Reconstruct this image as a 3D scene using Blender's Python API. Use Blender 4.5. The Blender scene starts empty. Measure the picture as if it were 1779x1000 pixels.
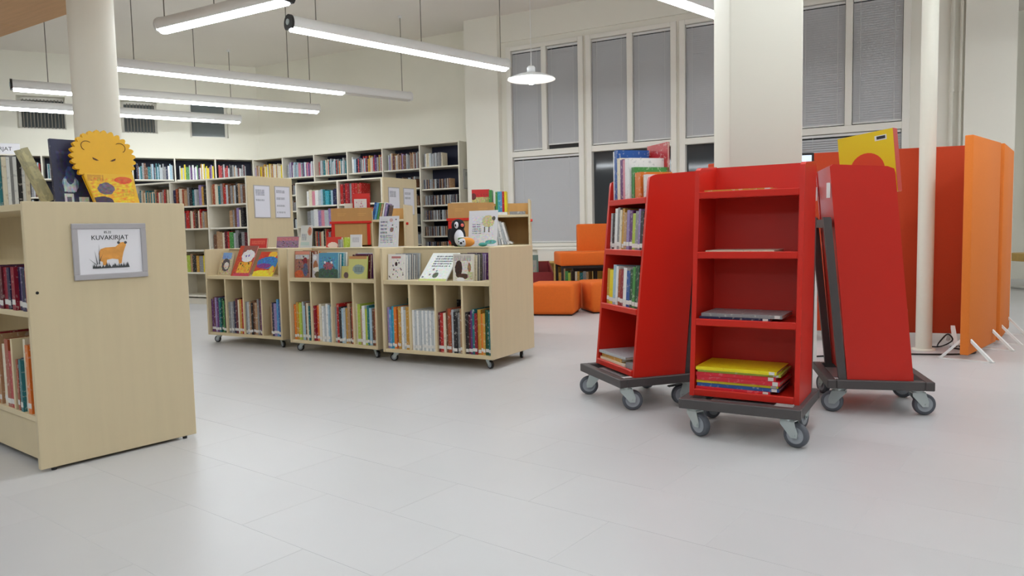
import bpy, bmesh, math, random
from mathutils import Matrix, Vector, Euler

R = math.radians
rnd = random.Random(7)
scn = bpy.context.scene
COL = scn.collection

# ------------------------------------------------------------------ camera, world, exposure
cam_d = bpy.data.cameras.new('camera')
cam_d.sensor_width = 36.0
cam_d.lens = 1300.0 * 36.0 / 1779.0
cam_d.clip_end = 200
cam = bpy.data.objects.new('camera', cam_d)
COL.objects.link(cam)
cam.matrix_world = (Matrix.Translation((0, 0, 0.9)) @ Matrix.Rotation(math.pi / 2 - math.atan(100 / 1300.0), 4, 'X')
                    @ Matrix.Rotation(R(-1.24), 4, 'Z'))
scn.camera = cam

world = bpy.data.worlds.new('night')
scn.world = world
world.use_nodes = True
bg = world.node_tree.nodes['Background']
bg.inputs[0].default_value = (0.010, 0.012, 0.018, 1)
bg.inputs[1].default_value = 1.0

scn.view_settings.view_transform = 'Standard'
scn.view_settings.look = 'None'
scn.view_settings.gamma = 1.0
scn.view_settings.use_curve_mapping = False
scn.view_settings.exposure = 0.42
TUBE_RADIANCE = 22.0
SOFFIT_RADIANCE = 9.0
CEILING_Z = 3.98


# ------------------------------------------------------------------ materials
def lin(c):
    return tuple((v / 255 / 12.92 if v / 255 <= 0.04045 else ((v / 255 + 0.055) / 1.055) ** 2.4) for v in c)


def nodes_of(m):
    m.use_nodes = True
    nt = m.node_tree
    return nt, nt.nodes['Principled BSDF']


MAT = {}


def plain(name, rgb, rough=0.5, metal=0.0, spec=0.5, var=0.0, scale=8.0, stretch=(1, 1, 1), bump=0.0, coat=0.0, per_object=0.0):
    if name in MAT:
        return MAT[name]
    m = bpy.data.materials.new(name)
    nt, b = nodes_of(m)
    c = lin(rgb)
    b.inputs['Base Color'].default_value = (*c, 1)
    b.inputs['Roughness'].default_value = rough
    b.inputs['Metallic'].default_value = metal
    b.inputs['Specular IOR Level'].default_value = spec
    if coat:
        b.inputs['Coat Weight'].default_value = coat
        b.inputs['Coat Roughness'].default_value = 0.15
    if var or bump or per_object:
        tc = nt.nodes.new('ShaderNodeTexCoord')
        mp = nt.nodes.new('ShaderNodeMapping')
        mp.inputs['Scale'].default_value = stretch
        no = nt.nodes.new('ShaderNodeTexNoise')
        no.inputs['Scale'].default_value = scale
        no.inputs['Detail'].default_value = 4
        nt.links.new(tc.outputs['Object'], mp.inputs[0])
        nt.links.new(mp.outputs[0], no.inputs['Vector'])
        mr = nt.nodes.new('ShaderNodeMapRange')
        mr.inputs['From Min'].default_value = 0.3
        mr.inputs['From Max'].default_value = 0.7
        mr.inputs['To Min'].default_value = 1 - var
        mr.inputs['To Max'].default_value = 1 + var
        nt.links.new(no.outputs[0], mr.inputs[0])
        val = mr.outputs[0]
        if per_object:
            oi = nt.nodes.new('ShaderNodeObjectInfo')
            m2 = nt.nodes.new('ShaderNodeMapRange')
            m2.inputs['To Min'].default_value = 1 - per_object
            m2.inputs['To Max'].default_value = 1 + per_object
            nt.links.new(oi.outputs['Random'], m2.inputs[0])
            mm = nt.nodes.new('ShaderNodeMath')
            mm.operation = 'MULTIPLY'
            nt.links.new(val, mm.inputs[0])
            nt.links.new(m2.outputs[0], mm.inputs[1])
            val = mm.outputs[0]
        mx = nt.nodes.new('ShaderNodeVectorMath')
        mx.operation = 'SCALE'
        mx.inputs[0].default_value = c
        nt.links.new(val, mx.inputs['Scale'])
        nt.links.new(mx.outputs[0], b.inputs['Base Color'])
        if bump:
            bp = nt.nodes.new('ShaderNodeBump')
            bp.inputs['Strength'].default_value = bump
            bp.inputs['Distance'].default_value = 0.002
            nt.links.new(no.outputs[0], bp.inputs['Height'])
            nt.links.new(bp.outputs[0], b.inputs['Normal'])
    MAT[name] = m
    return m


def glow(name, rgb, strength):
    if name in MAT:
        return MAT[name]
    m = bpy.data.materials.new(name)
    nt, b = nodes_of(m)
    b.inputs['Base Color'].default_value = (0.8, 0.8, 0.8, 1)
    b.inputs['Emission Color'].default_value = (*lin(rgb), 1)
    b.inputs['Emission Strength'].default_value = strength
    MAT[name] = m
    return m


def spine(name, rgb, rgb2=(235, 232, 225), amount=0.22, scale=1.0):
    """Printed cover: a base colour broken up by blocks of a second print colour."""
    key = 'cover_' + name
    if key in MAT:
        return MAT[key]
    m = bpy.data.materials.new(key)
    nt, b = nodes_of(m)
    b.inputs['Roughness'].default_value = 0.35
    tc = nt.nodes.new('ShaderNodeTexCoord')
    oi = nt.nodes.new('ShaderNodeObjectInfo')
    ad = nt.nodes.new('ShaderNodeVectorMath')
    ad.operation = 'ADD'
    sc = nt.nodes.new('ShaderNodeVectorMath')
    sc.operation = 'SCALE'
    sc.inputs[0].default_value = (37.0, 11.0, 53.0)
    nt.links.new(oi.outputs['Random'], sc.inputs['Scale'])
    nt.links.new(tc.outputs['Object'], ad.inputs[0])
    nt.links.new(sc.outputs[0], ad.inputs[1])
    no = nt.nodes.new('ShaderNodeTexNoise')
    no.inputs['Scale'].default_value = 60.0 * scale
    no.inputs['Detail'].default_value = 3
    nt.links.new(ad.outputs[0], no.inputs['Vector'])
    mr = nt.nodes.new('ShaderNodeMapRange')
    mr.inputs['From Min'].default_value = 0.72 - amount
    mr.inputs['From Max'].default_value = 0.78 - amount
    mr.inputs['To Max'].default_value = 0.34
    nt.links.new(no.outputs[0], mr.inputs[0])
    mx = nt.nodes.new('ShaderNodeMix')
    mx.data_type = 'RGBA'
    mx.inputs['A'].default_value = (*lin(rgb), 1)
    mx.inputs['B'].default_value = (*lin(rgb2), 1)
    nt.links.new(mr.outputs[0], mx.inputs['Factor'])
    nt.links.new(mx.outputs['Result'], b.inputs['Base Color'])
    MAT[key] = m
    return m


def printed(name, base, shapes, rough=0.35):
    """Flat print over an x-z plate. shapes: (kind, cx, cz, hx, hz, rgb); kind e ellipse, r rectangle, t lines of small text, s speckle, p tilted ellipse."""
    m = bpy.data.materials.new('print_' + name)
    nt, b = nodes_of(m)
    b.inputs['Roughness'].default_value = rough
    N, L = nt.nodes, nt.links
    tc = N.new('ShaderNodeTexCoord')
    sp = N.new('ShaderNodeSeparateXYZ')
    L.new(tc.outputs['Generated'], sp.inputs[0])

    def mth(op, a, bb=None, clamp=False):
        n = N.new('ShaderNodeMath')
        n.operation = op
        n.use_clamp = clamp
        for i, v in enumerate((a, bb)):
            if v is None:
                continue
            if isinstance(v, (int, float)):
                n.inputs[i].default_value = v
            else:
                L.new(v, n.inputs[i])
        return n.outputs[0]
    X, Z = sp.outputs['X'], sp.outputs['Z']
    nz = N.new('ShaderNodeTexNoise')
    nz.inputs['Scale'].default_value = 9
    nz.inputs['Detail'].default_value = 4
    L.new(tc.outputs['Generated'], nz.inputs['Vector'])
    nf = nz.outputs[0]
    cur = None
    for k, cx, cz, hx, hz, rgb in shapes:
        dx = mth('DIVIDE', mth('SUBTRACT', X, cx), hx)
        dz = mth('DIVIDE', mth('SUBTRACT', Z, cz), hz)
        if k == 'p':
            dx, dz = mth('ADD', mth('MULTIPLY', dx, 0.8), mth('MULTIPLY', dz, 0.6)), mth('SUBTRACT', mth('MULTIPLY', dz, 0.8), mth('MULTIPLY', dx, 0.6))
        if k in 'ep':
            q = mth('ADD', mth('MULTIPLY', dx, dx), mth('MULTIPLY', dz, dz))
            q = mth('ADD', q, mth('MULTIPLY', mth('SUBTRACT', nf, 0.5), 0.9))
            mask = mth('LESS_THAN', q, 1.0)
        else:
            mask = mth('LESS_THAN', mth('MAXIMUM', mth('ABSOLUTE', dx), mth('ABSOLUTE', dz)), 1.0)
            if k == 't':
                n2 = N.new('ShaderNodeTexNoise')
                n2.inputs['Scale'].default_value = 1.0
                mp = N.new('ShaderNodeMapping')
                mp.inputs['Scale'].default_value = (38, 1, 3)
                L.new(tc.outputs['Generated'], mp.inputs[0])
                L.new(mp.outputs[0], n2.inputs['Vector'])
                line = mth('GREATER_THAN', mth('FRACT', mth('MULTIPLY', dz, 2.5)), 0.45)
                mask = mth('MULTIPLY', mth('MULTIPLY', mask, line), mth('GREATER_THAN', n2.outputs[0], 0.42))
            if k == 's':
                n3 = N.new('ShaderNodeTexVoronoi')
                n3.inputs['Scale'].default_value = 7
                L.new(tc.outputs['Generated'], n3.inputs['Vector'])
                mask = mth('MULTIPLY', mask, mth('LESS_THAN', n3.outputs['Distance'], 0.28))
        mx = N.new('ShaderNodeMix')
        mx.data_type = 'RGBA'
        if cur is None:
            mx.inputs['A'].default_value = (*lin(base), 1)
        else:
            L.new(cur, mx.inputs['A'])
        mx.inputs['B'].default_value = (*lin(rgb), 1)
        L.new(mask, mx.inputs['Factor'])
        cur = mx.outputs['Result']
    if cur is None:
        b.inputs['Base Color'].default_value = (*lin(base), 1)
    else:
        if any(q[0] == 's' for q in shapes) or len(shapes) > 4:
            n4 = N.new('ShaderNodeTexNoise')
            n4.inputs['Scale'].default_value = 14
            n4.inputs['Detail'].default_value = 5
            L.new(tc.outputs['Generated'], n4.inputs['Vector'])
            cc = N.new('ShaderNodeBrightContrast')
            cc.inputs['Contrast'].default_value = 1.6
            L.new(n4.outputs['Color'], cc.inputs['Color'])
            edge = mth('LESS_THAN', mth('MAXIMUM', mth('ABSOLUTE', mth('SUBTRACT', X, 0.5)), mth('ABSOLUTE', mth('SUBTRACT', Z, 0.45))), 0.40)
            mx = N.new('ShaderNodeMix')
            mx.data_type = 'RGBA'
            mx.blend_type = 'OVERLAY'
            L.new(mth('MULTIPLY', edge, 0.55), mx.inputs['Factor'])
            L.new(cur, mx.inputs['A'])
            L.new(cc.outputs[0], mx.inputs['B'])
            cur = mx.outputs['Result']
        L.new(cur, b.inputs['Base Color'])
    return m


BIRCH = plain('birch_veneer', (213, 196, 160), 0.42, var=0.022, scale=3.0, stretch=(9, 9, 0.7))
BIRCH_DARK = plain('birch_edge', (217, 200, 162), 0.45, var=0.04, scale=5.0)
SHELF = plain('shelf_laminate', (230, 224, 208), 0.45, var=0.03)
SHELF_BACK = plain('shelf_back', (190, 180, 156), 0.6)
NAVY = plain('navy_backing', (28, 32, 58), 0.6)
WALLM = plain('wall_paint', (243, 240, 226), 0.75, var=0.012, scale=1.5)
WALLW = plain('window_wall_paint', (243, 240, 228), 0.7, var=0.012, scale=1.5)
CEILM = plain('ceiling_paint', (238, 232, 224), 0.85, var=0.01, scale=1.0)
COLM = plain('column_paint', (226, 222, 208), 0.6)
TRIM = plain('window_frame_paint', (244, 241, 232), 0.45)
OAK = plain('soffit_wood', (205, 160, 112), 0.5, var=0.06, scale=2.5, stretch=(1, 14, 1))
TILE = plain('floor_tile', (198, 197, 197), 0.36, spec=0.45, var=0.012, scale=3.0, per_object=0.014, bump=0.03)
GROUT = plain('floor_grout', (204, 205, 206), 0.6)
RED = plain('red_lacquer', (206, 38, 24), 0.36, spec=0.4, var=0.01)
STEEL = plain('dark_grey_steel', (84, 80, 80), 0.45, metal=0.25)
ZINC = plain('zinc', (190, 200, 200), 0.32, metal=0.75)
TYRE = plain('grey_rubber', (92, 96, 104), 0.6)
HUB = plain('caster_hub', (160, 166, 174), 0.4)
BLACKP = plain('black_plastic', (26, 25, 26), 0.45)
BLACKW = plain('black_steel', (30, 26, 26), 0.5)
WHITEM = plain('white_metal', (238, 238, 236), 0.4)
PAPER = plain('paper', (236, 234, 238), 0.7)
PAGES = plain('book_pages', (228, 222, 206), 0.8, var=0.05, scale=60, stretch=(6, 1, 0.2))
STICKER = plain('spine_sticker', (222, 220, 216), 0.6)
ORANGE = plain('orange_fabric', (236, 112, 22), 0.85, var=0.03, scale=80, bump=0.2)
ORANGE_SEAT = plain('orange_upholstery', (224, 106, 24), 0.8, var=0.03, scale=60, bump=0.15)
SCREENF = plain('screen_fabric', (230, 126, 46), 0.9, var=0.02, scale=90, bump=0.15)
SCREENF_SHADED = plain('shaded_screen_fabric', (188, 62, 24), 0.9, var=0.02, scale=90, bump=0.15)  # the orange screen fabric again, its shade put into the base colour
FRAME_GREY = plain('grey_plastic_frame', (176, 172, 174), 0.45)
BLIND = plain('blind_slat', (204, 205, 208), 0.5)
GLASS_N = plain('night_glass', (62, 66, 70), 0.06, spec=0.6)
CARD = plain('brown_board', (190, 142, 84), 0.6, var=0.04, scale=4, stretch=(8, 8, 1))
CARD_IN = plain('warm_birch', (208, 160, 96), 0.55, var=0.05, scale=4, stretch=(8, 8, 1))
INK = plain('dark_ink', (40, 42, 48), 0.6)
TUBE = glow('tube_diffuser', (243, 250, 255), TUBE_RADIANCE)
TUBE_OFF = plain('unlit_diffuser', (215, 212, 205), 0.4)
LAMP_SHADE = plain('white_enamel', (244, 246, 246), 0.3)
BULB = glow('bulb', (255, 250, 240), 40.0)


# ------------------------------------------------------------------ mesh helpers
class MB:
    def __init__(s):
        s.v, s.f, s.m, s.sm = [], [], [], []

    def add(s, vs, fs, mi=0, smooth=False):
        o = len(s.v)
        s.v += [tuple(p) for p in vs]
        for f in fs:
            s.f.append(tuple(o + i for i in f))
            s.m.append(mi)
            s.sm.append(smooth)
        return s

    def box(s, x0, y0, z0, x1, y1, z1, mi=0, M=None):
        vs = [Vector(p) for p in ((x0, y0, z0), (x1, y0, z0), (x1, y1, z0), (x0, y1, z0), (x0, y0, z1), (x1, y0, z1), (x1, y1, z1), (x0, y1, z1))]
        if M:
            vs = [M @ p for p in vs]
        return s.add(vs, [(3, 2, 1, 0), (4, 5, 6, 7), (0, 1, 5, 4), (1, 2, 6, 5), (2, 3, 7, 6), (3, 0, 4, 7)], mi)

    def rbox(s, x0, y0, z0, x1, y1, z1, r=0.003, seg=1, mi=0, M=None):
        bm = bmesh.new()
        vs = [bm.verts.new(p) for p in ((x0, y0, z0), (x1, y0, z0), (x1, y1, z0), (x0, y1, z0), (x0, y0, z1), (x1, y0, z1), (x1, y1, z1), (x0, y1, z1))]
        for f in [(3, 2, 1, 0), (4, 5, 6, 7), (0, 1, 5, 4), (1, 2, 6, 5), (2, 3, 7, 6), (3, 0, 4, 7)]:
            bm.faces.new([vs[i] for i in f])
        bmesh.ops.bevel(bm, geom=bm.edges[:], offset=r, segments=seg, profile=0.5, affect='EDGES')
        bm.verts.index_update()
        pts = [(M @ v.co if M else v.co.copy()) for v in bm.verts]
        s.add(pts, [[v.index for v in f.verts] for f in bm.faces], mi, seg > 1)
        bm.free()
        return s

    def prism(s, poly, a0, a1, axis='x', mi=0, M=None):
        """poly in the two other axes (y,z for x; x,z for y; x,y for z), extruded a0..a1."""
        def pt(a, p):
            q = {'x': (a, p[0], p[1]), 'y': (p[0], a, p[1]), 'z': (p[0], p[1], a)}[axis]
            return M @ Vector(q) if M else q
        n = len(poly)
        vs = [pt(a0, p) for p in poly] + [pt(a1, p) for p in poly]
        fs = [tuple(reversed(range(n))), tuple(range(n, 2 * n))] + [(i, (i + 1) % n, n + (i + 1) % n, n + i) for i in range(n)]
        return s.add(vs, fs, mi)

    def cyl(s, p0, p1, r, n=12, mi=0, r1=None, smooth=True):
        p0, p1 = Vector(p0), Vector(p1)
        r1 = r if r1 is None else r1
        d = (p1 - p0).normalized()
        a = d.orthogonal().normalized()
        b = d.cross(a)
        vs = []
        for p, rr in ((p0, r), (p1, r1)):
            vs += [p + (a * math.cos(2 * math.pi * i / n) + b * math.sin(2 * math.pi * i / n)) * rr for i in range(n)]
        s.add(vs, [(i, (i + 1) % n, n + (i + 1) % n, n + i) for i in range(n)], mi, smooth)
        s.add(vs[:n], [tuple(reversed(range(n)))], mi)
        s.add(vs[n:], [tuple(range(n))], mi)
        return s

    def tube(s, pts, r, n=8, mi=0):
        for a, b in zip(pts, pts[1:]):
            s.cyl(a, b, r, n, mi)
        return s

    def lathe(s, prof, c, n=32, mi=0, axis='z'):
        vs = []
        for (rr, h) in prof:
            for i in range(n):
                t = 2 * math.pi * i / n
                if axis == 'z':
                    vs.append((c[0] + rr * math.cos(t), c[1] + rr * math.sin(t), c[2] + h))
                else:
                    vs.append((c[0] + h, c[1] + rr * math.cos(t), c[2] + rr * math.sin(t)))
        fs = []
        for k in range(len(prof) - 1):
            for i in range(n):
                fs.append((k * n + i, k * n + (i + 1) % n, (k + 1) * n + (i + 1) % n, (k + 1) * n + i))
        return s.add(vs, fs, mi, True)

    def ball(s, c, rx, ry, rz, n=16, m=10, mi=0):
        prof = []
        vs, fs = [], []
        for k in range(m + 1):
            ph = math.pi * k / m
            for i in range(n):
                t = 2 * math.pi * i / n
                vs.append((c[0] + rx * math.sin(ph) * math.cos(t), c[1] + ry * math.sin(ph) * math.sin(t), c[2] + rz * math.cos(ph)))
        for k in range(m):
            for i in range(n):
                fs.append((k * n + i, (k + 1) * n + i, (k + 1) * n + (i + 1) % n, k * n + (i + 1) % n))
        return s.add(vs, fs, mi, True)

    def mesh(s, name, mats):
        me = bpy.data.meshes.new(name)
        me.from_pydata(s.v, [], s.f)
        for mt in (mats if isinstance(mats, (list, tuple)) else [mats]):
            me.materials.append(mt)
        me.polygons.foreach_set('material_index', s.m)
        me.polygons.foreach_set('use_smooth', s.sm)
        me.update()
        return me

    def build(s, name, mats, parent=None, M=None, **props):
        o = bpy.data.objects.new(name, s.mesh(name, mats))
        COL.objects.link(o)
        if parent:
            o.parent = parent
        if M is not None:
            o.matrix_local = M
        return tag(o, **props)


def tag(o, label=None, cat=None, group=None, kind=None):
    if label:
        o['label'] = label
    if cat:
        o['category'] = cat
    if group:
        o['group'] = group
    if kind:
        o['kind'] = kind
    return o


def empty(name, M, **props):
    o = bpy.data.objects.new(name, None)
    COL.objects.link(o)
    o.empty_display_size = 0.1
    o.matrix_world = M
    return tag(o, **props)


def copy_tree(o, parent=None, M=None, **props):
    c = o.copy()
    COL.objects.link(c)
    c.parent = parent
    if M is not None:
        c.matrix_world = M
    tag(c, **props)
    for ch in [k for k in COL.objects if k.parent == o]:
        copy_tree(ch, c)
    return c


def frame(x, y, dx, dy, z=0.0):
    """Local x axis along (dx,dy); local y is 90 degrees to its left."""
    return Matrix.Translation((x, y, z)) @ Matrix.Rotation(math.atan2(dy, dx), 4, 'Z')


T = Matrix.Translation


def lettering(name, text, size, mat, parent, M, align='CENTER', depth=0.0006):
    cu = bpy.data.curves.new(name, 'FONT')
    cu.body = text
    cu.size = size
    cu.align_x = align
    cu.extrude = depth
    tmp = bpy.data.objects.new('tmp_text', cu)
    COL.objects.link(tmp)
    bpy.context.view_layer.update()
    me = bpy.data.meshes.new_from_object(tmp.evaluated_get(bpy.context.evaluated_depsgraph_get()))
    bpy.data.objects.remove(tmp)
    me.materials.clear()
    me.materials.append(mat)
    o = bpy.data.objects.new(name, me)
    COL.objects.link(o)
    o.parent = parent
    o.matrix_local = M
    return o


UPRIGHT = Matrix.Rotation(math.pi / 2, 4, 'X')     # text plane x-y -> x-z facing -y


def wall_boxes(mb, length, z0, z1, y0, y1, openings, x_start=0.0):
    xs = sorted({x_start, length} | {v for o in openings for v in (o[0], o[1])})
    zs = sorted({z0, z1} | {v for o in openings for v in (o[2], o[3])})
    for a, b in zip(xs, xs[1:]):
        for c, d in zip(zs, zs[1:]):
            mx, mz = (a + b) / 2, (c + d) / 2
            if any(o[0] < mx < o[1] and o[2] < mz < o[3] for o in openings):
                continue
            mb.box(a, y0, c, b, y1, d)
    return mb


# ------------------------------------------------------------------ the setting
# window wall: local x runs right along the wall, local -y faces the room
WM = frame(0.048, 11.0, 0.875, -0.485)
BM_ = frame(-0.756, 11.44, -0.875, 0.485)          # bookcase fronts of the back wall: x runs left
LM = frame(-4.626, 13.585, -0.905, -0.425)         # bookcase fronts of the left wall: x runs left

floor = MB().box(-14, -5, -0.10, 12, 19, -0.0006).build('floor', GROUT, kind='structure')
ceiling = MB().box(-14, -5, CEILING_Z, 12, 19, CEILING_Z + 0.1).build('ceiling', CEILM, kind='structure')

# floor tiles 0.62 x 0.335 laid in a half bond
TW, TH, GAP = 0.62, 0.335, 0.0010
FT = frame(0.518, 3.33, 0.79, -0.61)
tile_me = MB().rbox(GAP / 2, GAP / 2, -0.012, TW - GAP / 2, TH - GAP / 2, 0, 0.0003).mesh('floor_tile', TILE)
cand, rest = [], []
FTi = FT.inverted()
ci = cam.matrix_world.inverted()
for j in range(-26, 40):
    for i in range(-22, 26):
        x0, y0 = i * TW + (TW / 2 if j % 2 else 0) - 0.14, j * TH
        p = FT @ Vector((x0 + TW / 2, y0 + TH / 2, 0))
        if not (-13.5 < p.x < 11.5 and -4.6 < p.y < 16):
            continue
        q = ci @ Vector((p.x, p.y, 0))
        vis = q.z < -0.8 and abs(q.x / -q.z) < 0.86 and -0.5 < q.y / -q.z < 0.0
        (cand if vis else rest).append(((p - Vector((0, 0, 0))).length, x0, y0))
cand.sort()
for d, x0, y0 in cand[:300]:
    o = bpy.data.objects.new('floor_tile', tile_me)
    COL.objects.link(o)
    o.parent = floor
    o.matrix_local = FT @ T((x0, y0, 0))
mb = MB()
for d, x0, y0 in cand[300:] + rest:
    mb.box(x0 + GAP / 2, y0 + GAP / 2, -0.012, x0 + TW - GAP / 2, y0 + TH - GAP / 2, 0)
mb.build('tile_field', TILE, floor, FT, kind='stuff')

# back wall behind the bookcases
MB().box(-0.05, -0.60, 0, 6.0, -0.36, CEILING_Z).build('wall_back', WALLM, None, BM_, kind='structure')

# left wall with three recessed high windows
LW = [(0.34, 0.98, 2.68, 3.34), (1.50, 2.06, 2.72, 3.27), (2.88, 3.57, 2.74, 3.27)]
LEFT_OFF = 0.36
wl = wall_boxes(MB(), 11.0, 0, CEILING_Z, LEFT_OFF, LEFT_OFF + 0.34, LW, -0.6)
# LM's local +y points away from the room here? fixed by the sign below
wl.build('wall_left', WALLM, None, LM @ Matrix.Scale(-1, 4, (0, 1, 0)), kind='structure')


def left_point(x, y, z):
    return LM @ Vector((x, -y, z))


for n, (a, b, c, d) in enumerate(LW):
    w = empty('window_%d' % (n + 1), LM @ Matrix.Scale(1, 4), kind='structure')
    y = -(LEFT_OFF + 0.24)
    mb = MB()
    mb.box(a, y, c, b, y + 0.05, c + 0.04).box(a, y, d - 0.04, b, y + 0.05, d)
    mb.box(a, y, c, a + 0.04, y + 0.05, d).box(b - 0.04, y, c, b, y + 0.05, d)
    mb.build('frame', TRIM, w)
    MB().box(a, y - 0.02, c, b, y - 0.01, d).build('pane', plain('frosted_night_glass', (112, 120, 120), 0.25), w)
    if n > 0:
        mb = MB()
        k = a + 0.06
        while k < b - 0.05:
            mb.box(k, y + 0.055, c + 0.03, k + 0.012, y + 0.10, d - 0.03)
            k += 0.05
        mb.build('louvre_slats', plain('louvre_metal', (150, 146, 136), 0.6), w, kind='stuff')

# window wall
WIN = [(-0.08, 1.16), (1.16, 2.46), (2.46, 3.82), (3.82, 5.12)]
SILL, TOPZ, TR0, TR1 = 0.66, 3.52, 1.95, 2.03
ops = [(a + 0.02, b - 0.02, SILL, TOPZ) for a, b in WIN]
wall_boxes(MB(), 6.09, 0, CEILING_Z, 0, 0.36, ops, -0.72).build('wall_window', WALLW, None, WM, kind='structure')
MB().box(-0.72, -0.10, 0, -0.16, 0, CEILING_Z).build('wall_pilaster', WALLW, None, WM, kind='structure')
MB().box(5.62, -0.07, 0, 6.09, 0, CEILING_Z).build('wall_pier', WALLW, None, WM, kind='structure')
MB().box(-0.16, -0.03, 3.60, 5.3, 0, CEILING_Z).build('trim_1', WALLW, None, WM, kind='structure')
# alcove past the pier and the remaining walls of the hall
MB().box(6.2, 4.0, 0, 12.0, 4.2, CEILING_Z).build('wall_alcove', WALLW, None, WM, kind='structure')
MB().box(5.85, 0.36, 0, 6.09, 4.2, CEILING_Z).build('wall_alcove_side', WALLW, None, WM, kind='structure')
MB().box(11.8, -5, 0, 12, 19, CEILING_Z).build('wall_right', WALLM, kind='structure')
MB().box(-14, -5, 0, 12, -4.8, CEILING_Z).build('wall_rear', WALLM, kind='structure')
MB().box(-14, -5, 0, -13.8, 19, CEILING_Z).build('wall_far_left', WALLM, kind='structure')


def blind(M, x0, x1, z0, z1, y, label, tilt=72, pitch=0.027, gap=False):
    b = empty('venetian_blind', M @ T(((x0 + x1) / 2, y, z0)), label=label, cat='blind', group='closed venetian blinds in the tall windows')
    w = (x1 - x0) / 2
    h = z1 - z0
    MB().rbox(-w, -0.014, h - 0.028, w, 0.014, h, 0.003).build('headrail', WHITEM, b)
    MB().rbox(-w, -0.011, 0.0, w, 0.011, 0.02, 0.003).build('bottom_rail', WHITEM, b)
    mb = MB()
    z = 0.035
    t = R(tilt)
    dy, dz = math.cos(t) * 0.0150, math.sin(t) * 0.0150
    while z < h - 0.035:
        mb.add([(-w, -dy, z - dz), (w, -dy, z - dz), (w, dy, z + dz), (-w, dy, z + dz),
                (-w, -dy, z - dz + 0.0006), (w, -dy, z - dz + 0.0006), (w, dy, z + dz + 0.0006), (-w, dy, z + dz + 0.0006)],
               [(3, 2, 1, 0), (4, 5, 6, 7), (0, 1, 5, 4), (2, 3, 7, 6)])
        z += pitch
    mb.build('slats', BLIND, b, kind='stuff')
    for s in (-0.7, 0.7):
        MB().cyl((s * w, -0.015, 0.01), (s * w, -0.015, h), 0.0015, 5).build('cord', WHITEM, b)
    return b


WNAME = ['the window next to the white pilaster', 'the window behind the left red trolley', 'the window left of the big square pillar', 'the window right of the big square pillar']
for n, (a, b) in enumerate(WIN):
    a, b = a + 0.02, b - 0.02
    w = empty('window_%d' % (n + 4), WM, kind='structure')
    mid = (a + b) / 2
    fr = 0.075
    for nm, q in (('frame', (a, a + fr, SILL, TOPZ)), ('frame', (b - fr, b, SILL, TOPZ)), ('frame', (a + fr, b - fr, TOPZ - 0.06, TOPZ)),
                  ('frame', (a + fr, b - fr, SILL, SILL + 0.05)), ('transom', (a + fr, b - fr, TR0, TR1)), ('mullion', (mid - 0.038, mid + 0.038, TR1, TOPZ - 0.06))):
        MB().rbox(q[0], -0.035, q[2], q[1], 0.07, q[3], 0.004).build(nm, TRIM, w)
    for q in ((a + fr, mid - 0.038, TR1, TOPZ - 0.06), (mid + 0.038, b - fr, TR1, TOPZ - 0.06), (a + fr, b - fr, SILL + 0.05, TR0)):
        MB().box(q[0], 0.045, q[2], q[1], 0.055, q[3]).build('pane', GLASS_N, w)
    if n == 1 or n == 2:
        MB().box(mid + 0.30, 0.010, SILL + 0.05, mid + 0.34, 0.045, TR0).build('sash_bar', TRIM, w)
    up = 0.06 if n == 0 else 0.012
    blind(WM, a + fr + 0.006, mid - 0.044, TR1 + 0.012, TOPZ - 0.066, 0.012, 'closed grey blind, upper left pane of ' + WNAME[n])
    blind(WM, mid + 0.044, b - fr - 0.006, TR1 + up, TOPZ - 0.066, 0.012, 'closed grey blind, upper right pane of ' + WNAME[n])
    if n == 0:
        blind(WM, a + fr + 0.006, b - fr - 0.006, SILL + 0.055, TR0 - 0.006, 0.012, 'wide closed grey blind in the lower pane behind the orange chair', tilt=74)
    if n == 3:
        blind(WM, a + fr + 0.006, b - fr - 0.006, SILL + 0.055, TR0 - 0.006, 0.012, 'wide grey blind in lower pane behind the yellow book', tilt=62)
w = empty('window_8', WM @ T((0, 4.0, 0)), kind='structure')
MB().rbox(6.6, -0.05, 0.9, 6.68, 0.0, 3.5, 0.004).build('frame', TRIM, w)
MB().rbox(9.0, -0.05, 0.9, 9.08, 0.0, 3.5, 0.004).build('frame', TRIM, w)
MB().rbox(6.68, -0.05, 2.0, 9.0, 0.0, 2.08, 0.004).build('transom', TRIM, w)
MB().box(6.68, -0.012, 0.9, 9.0, -0.002, 3.5).build('pane', GLASS_N, w)
blind(WM @ T((0, 4.0, 0)), 6.69, 8.99, 2.09, 3.49, -0.032, 'closed blind of the distant alcove window at the right edge')
blind(WM @ T((0, 4.0, 0)), 6.69, 8.99, 1.1, 1.99, -0.032, 'lower blind of the distant alcove window at the right edge')

# radiator under the window
rad = empty('radiator', WM @ T((0.45, -0.14, 0.0)), label='white panel radiator under the window beside the orange chair', cat='radiator')
MB().rbox(0, 0, 0.12, 2.0, 0.02, 0.60, 0.004).build('panel', WHITEM, rad)
MB().rbox(0, 0.06, 0.12, 2.0, 0.08, 0.60, 0.004).build('panel', WHITEM, rad)
for k in range(33):
    MB().box(0.06 + k * 0.058, 0.02, 0.14, 0.072 + k * 0.058, 0.06, 0.58).build('fin', WHITEM, rad)
MB().rbox(-0.005, -0.003, 0.60, 2.005, 0.083, 0.615, 0.003).build('top_grille', WHITEM, rad)
for s in (0.15, 1.8):
    MB().box(s, 0.02, 0, s + 0.04, 0.06, 0.14).build('foot', WHITEM, rad)
MB().rbox(-0.12, -0.06, 0.615, 5.1, 0.0, 0.655, 0.006).build('trim_2', TRIM, None, WM, kind='structure')

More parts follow.
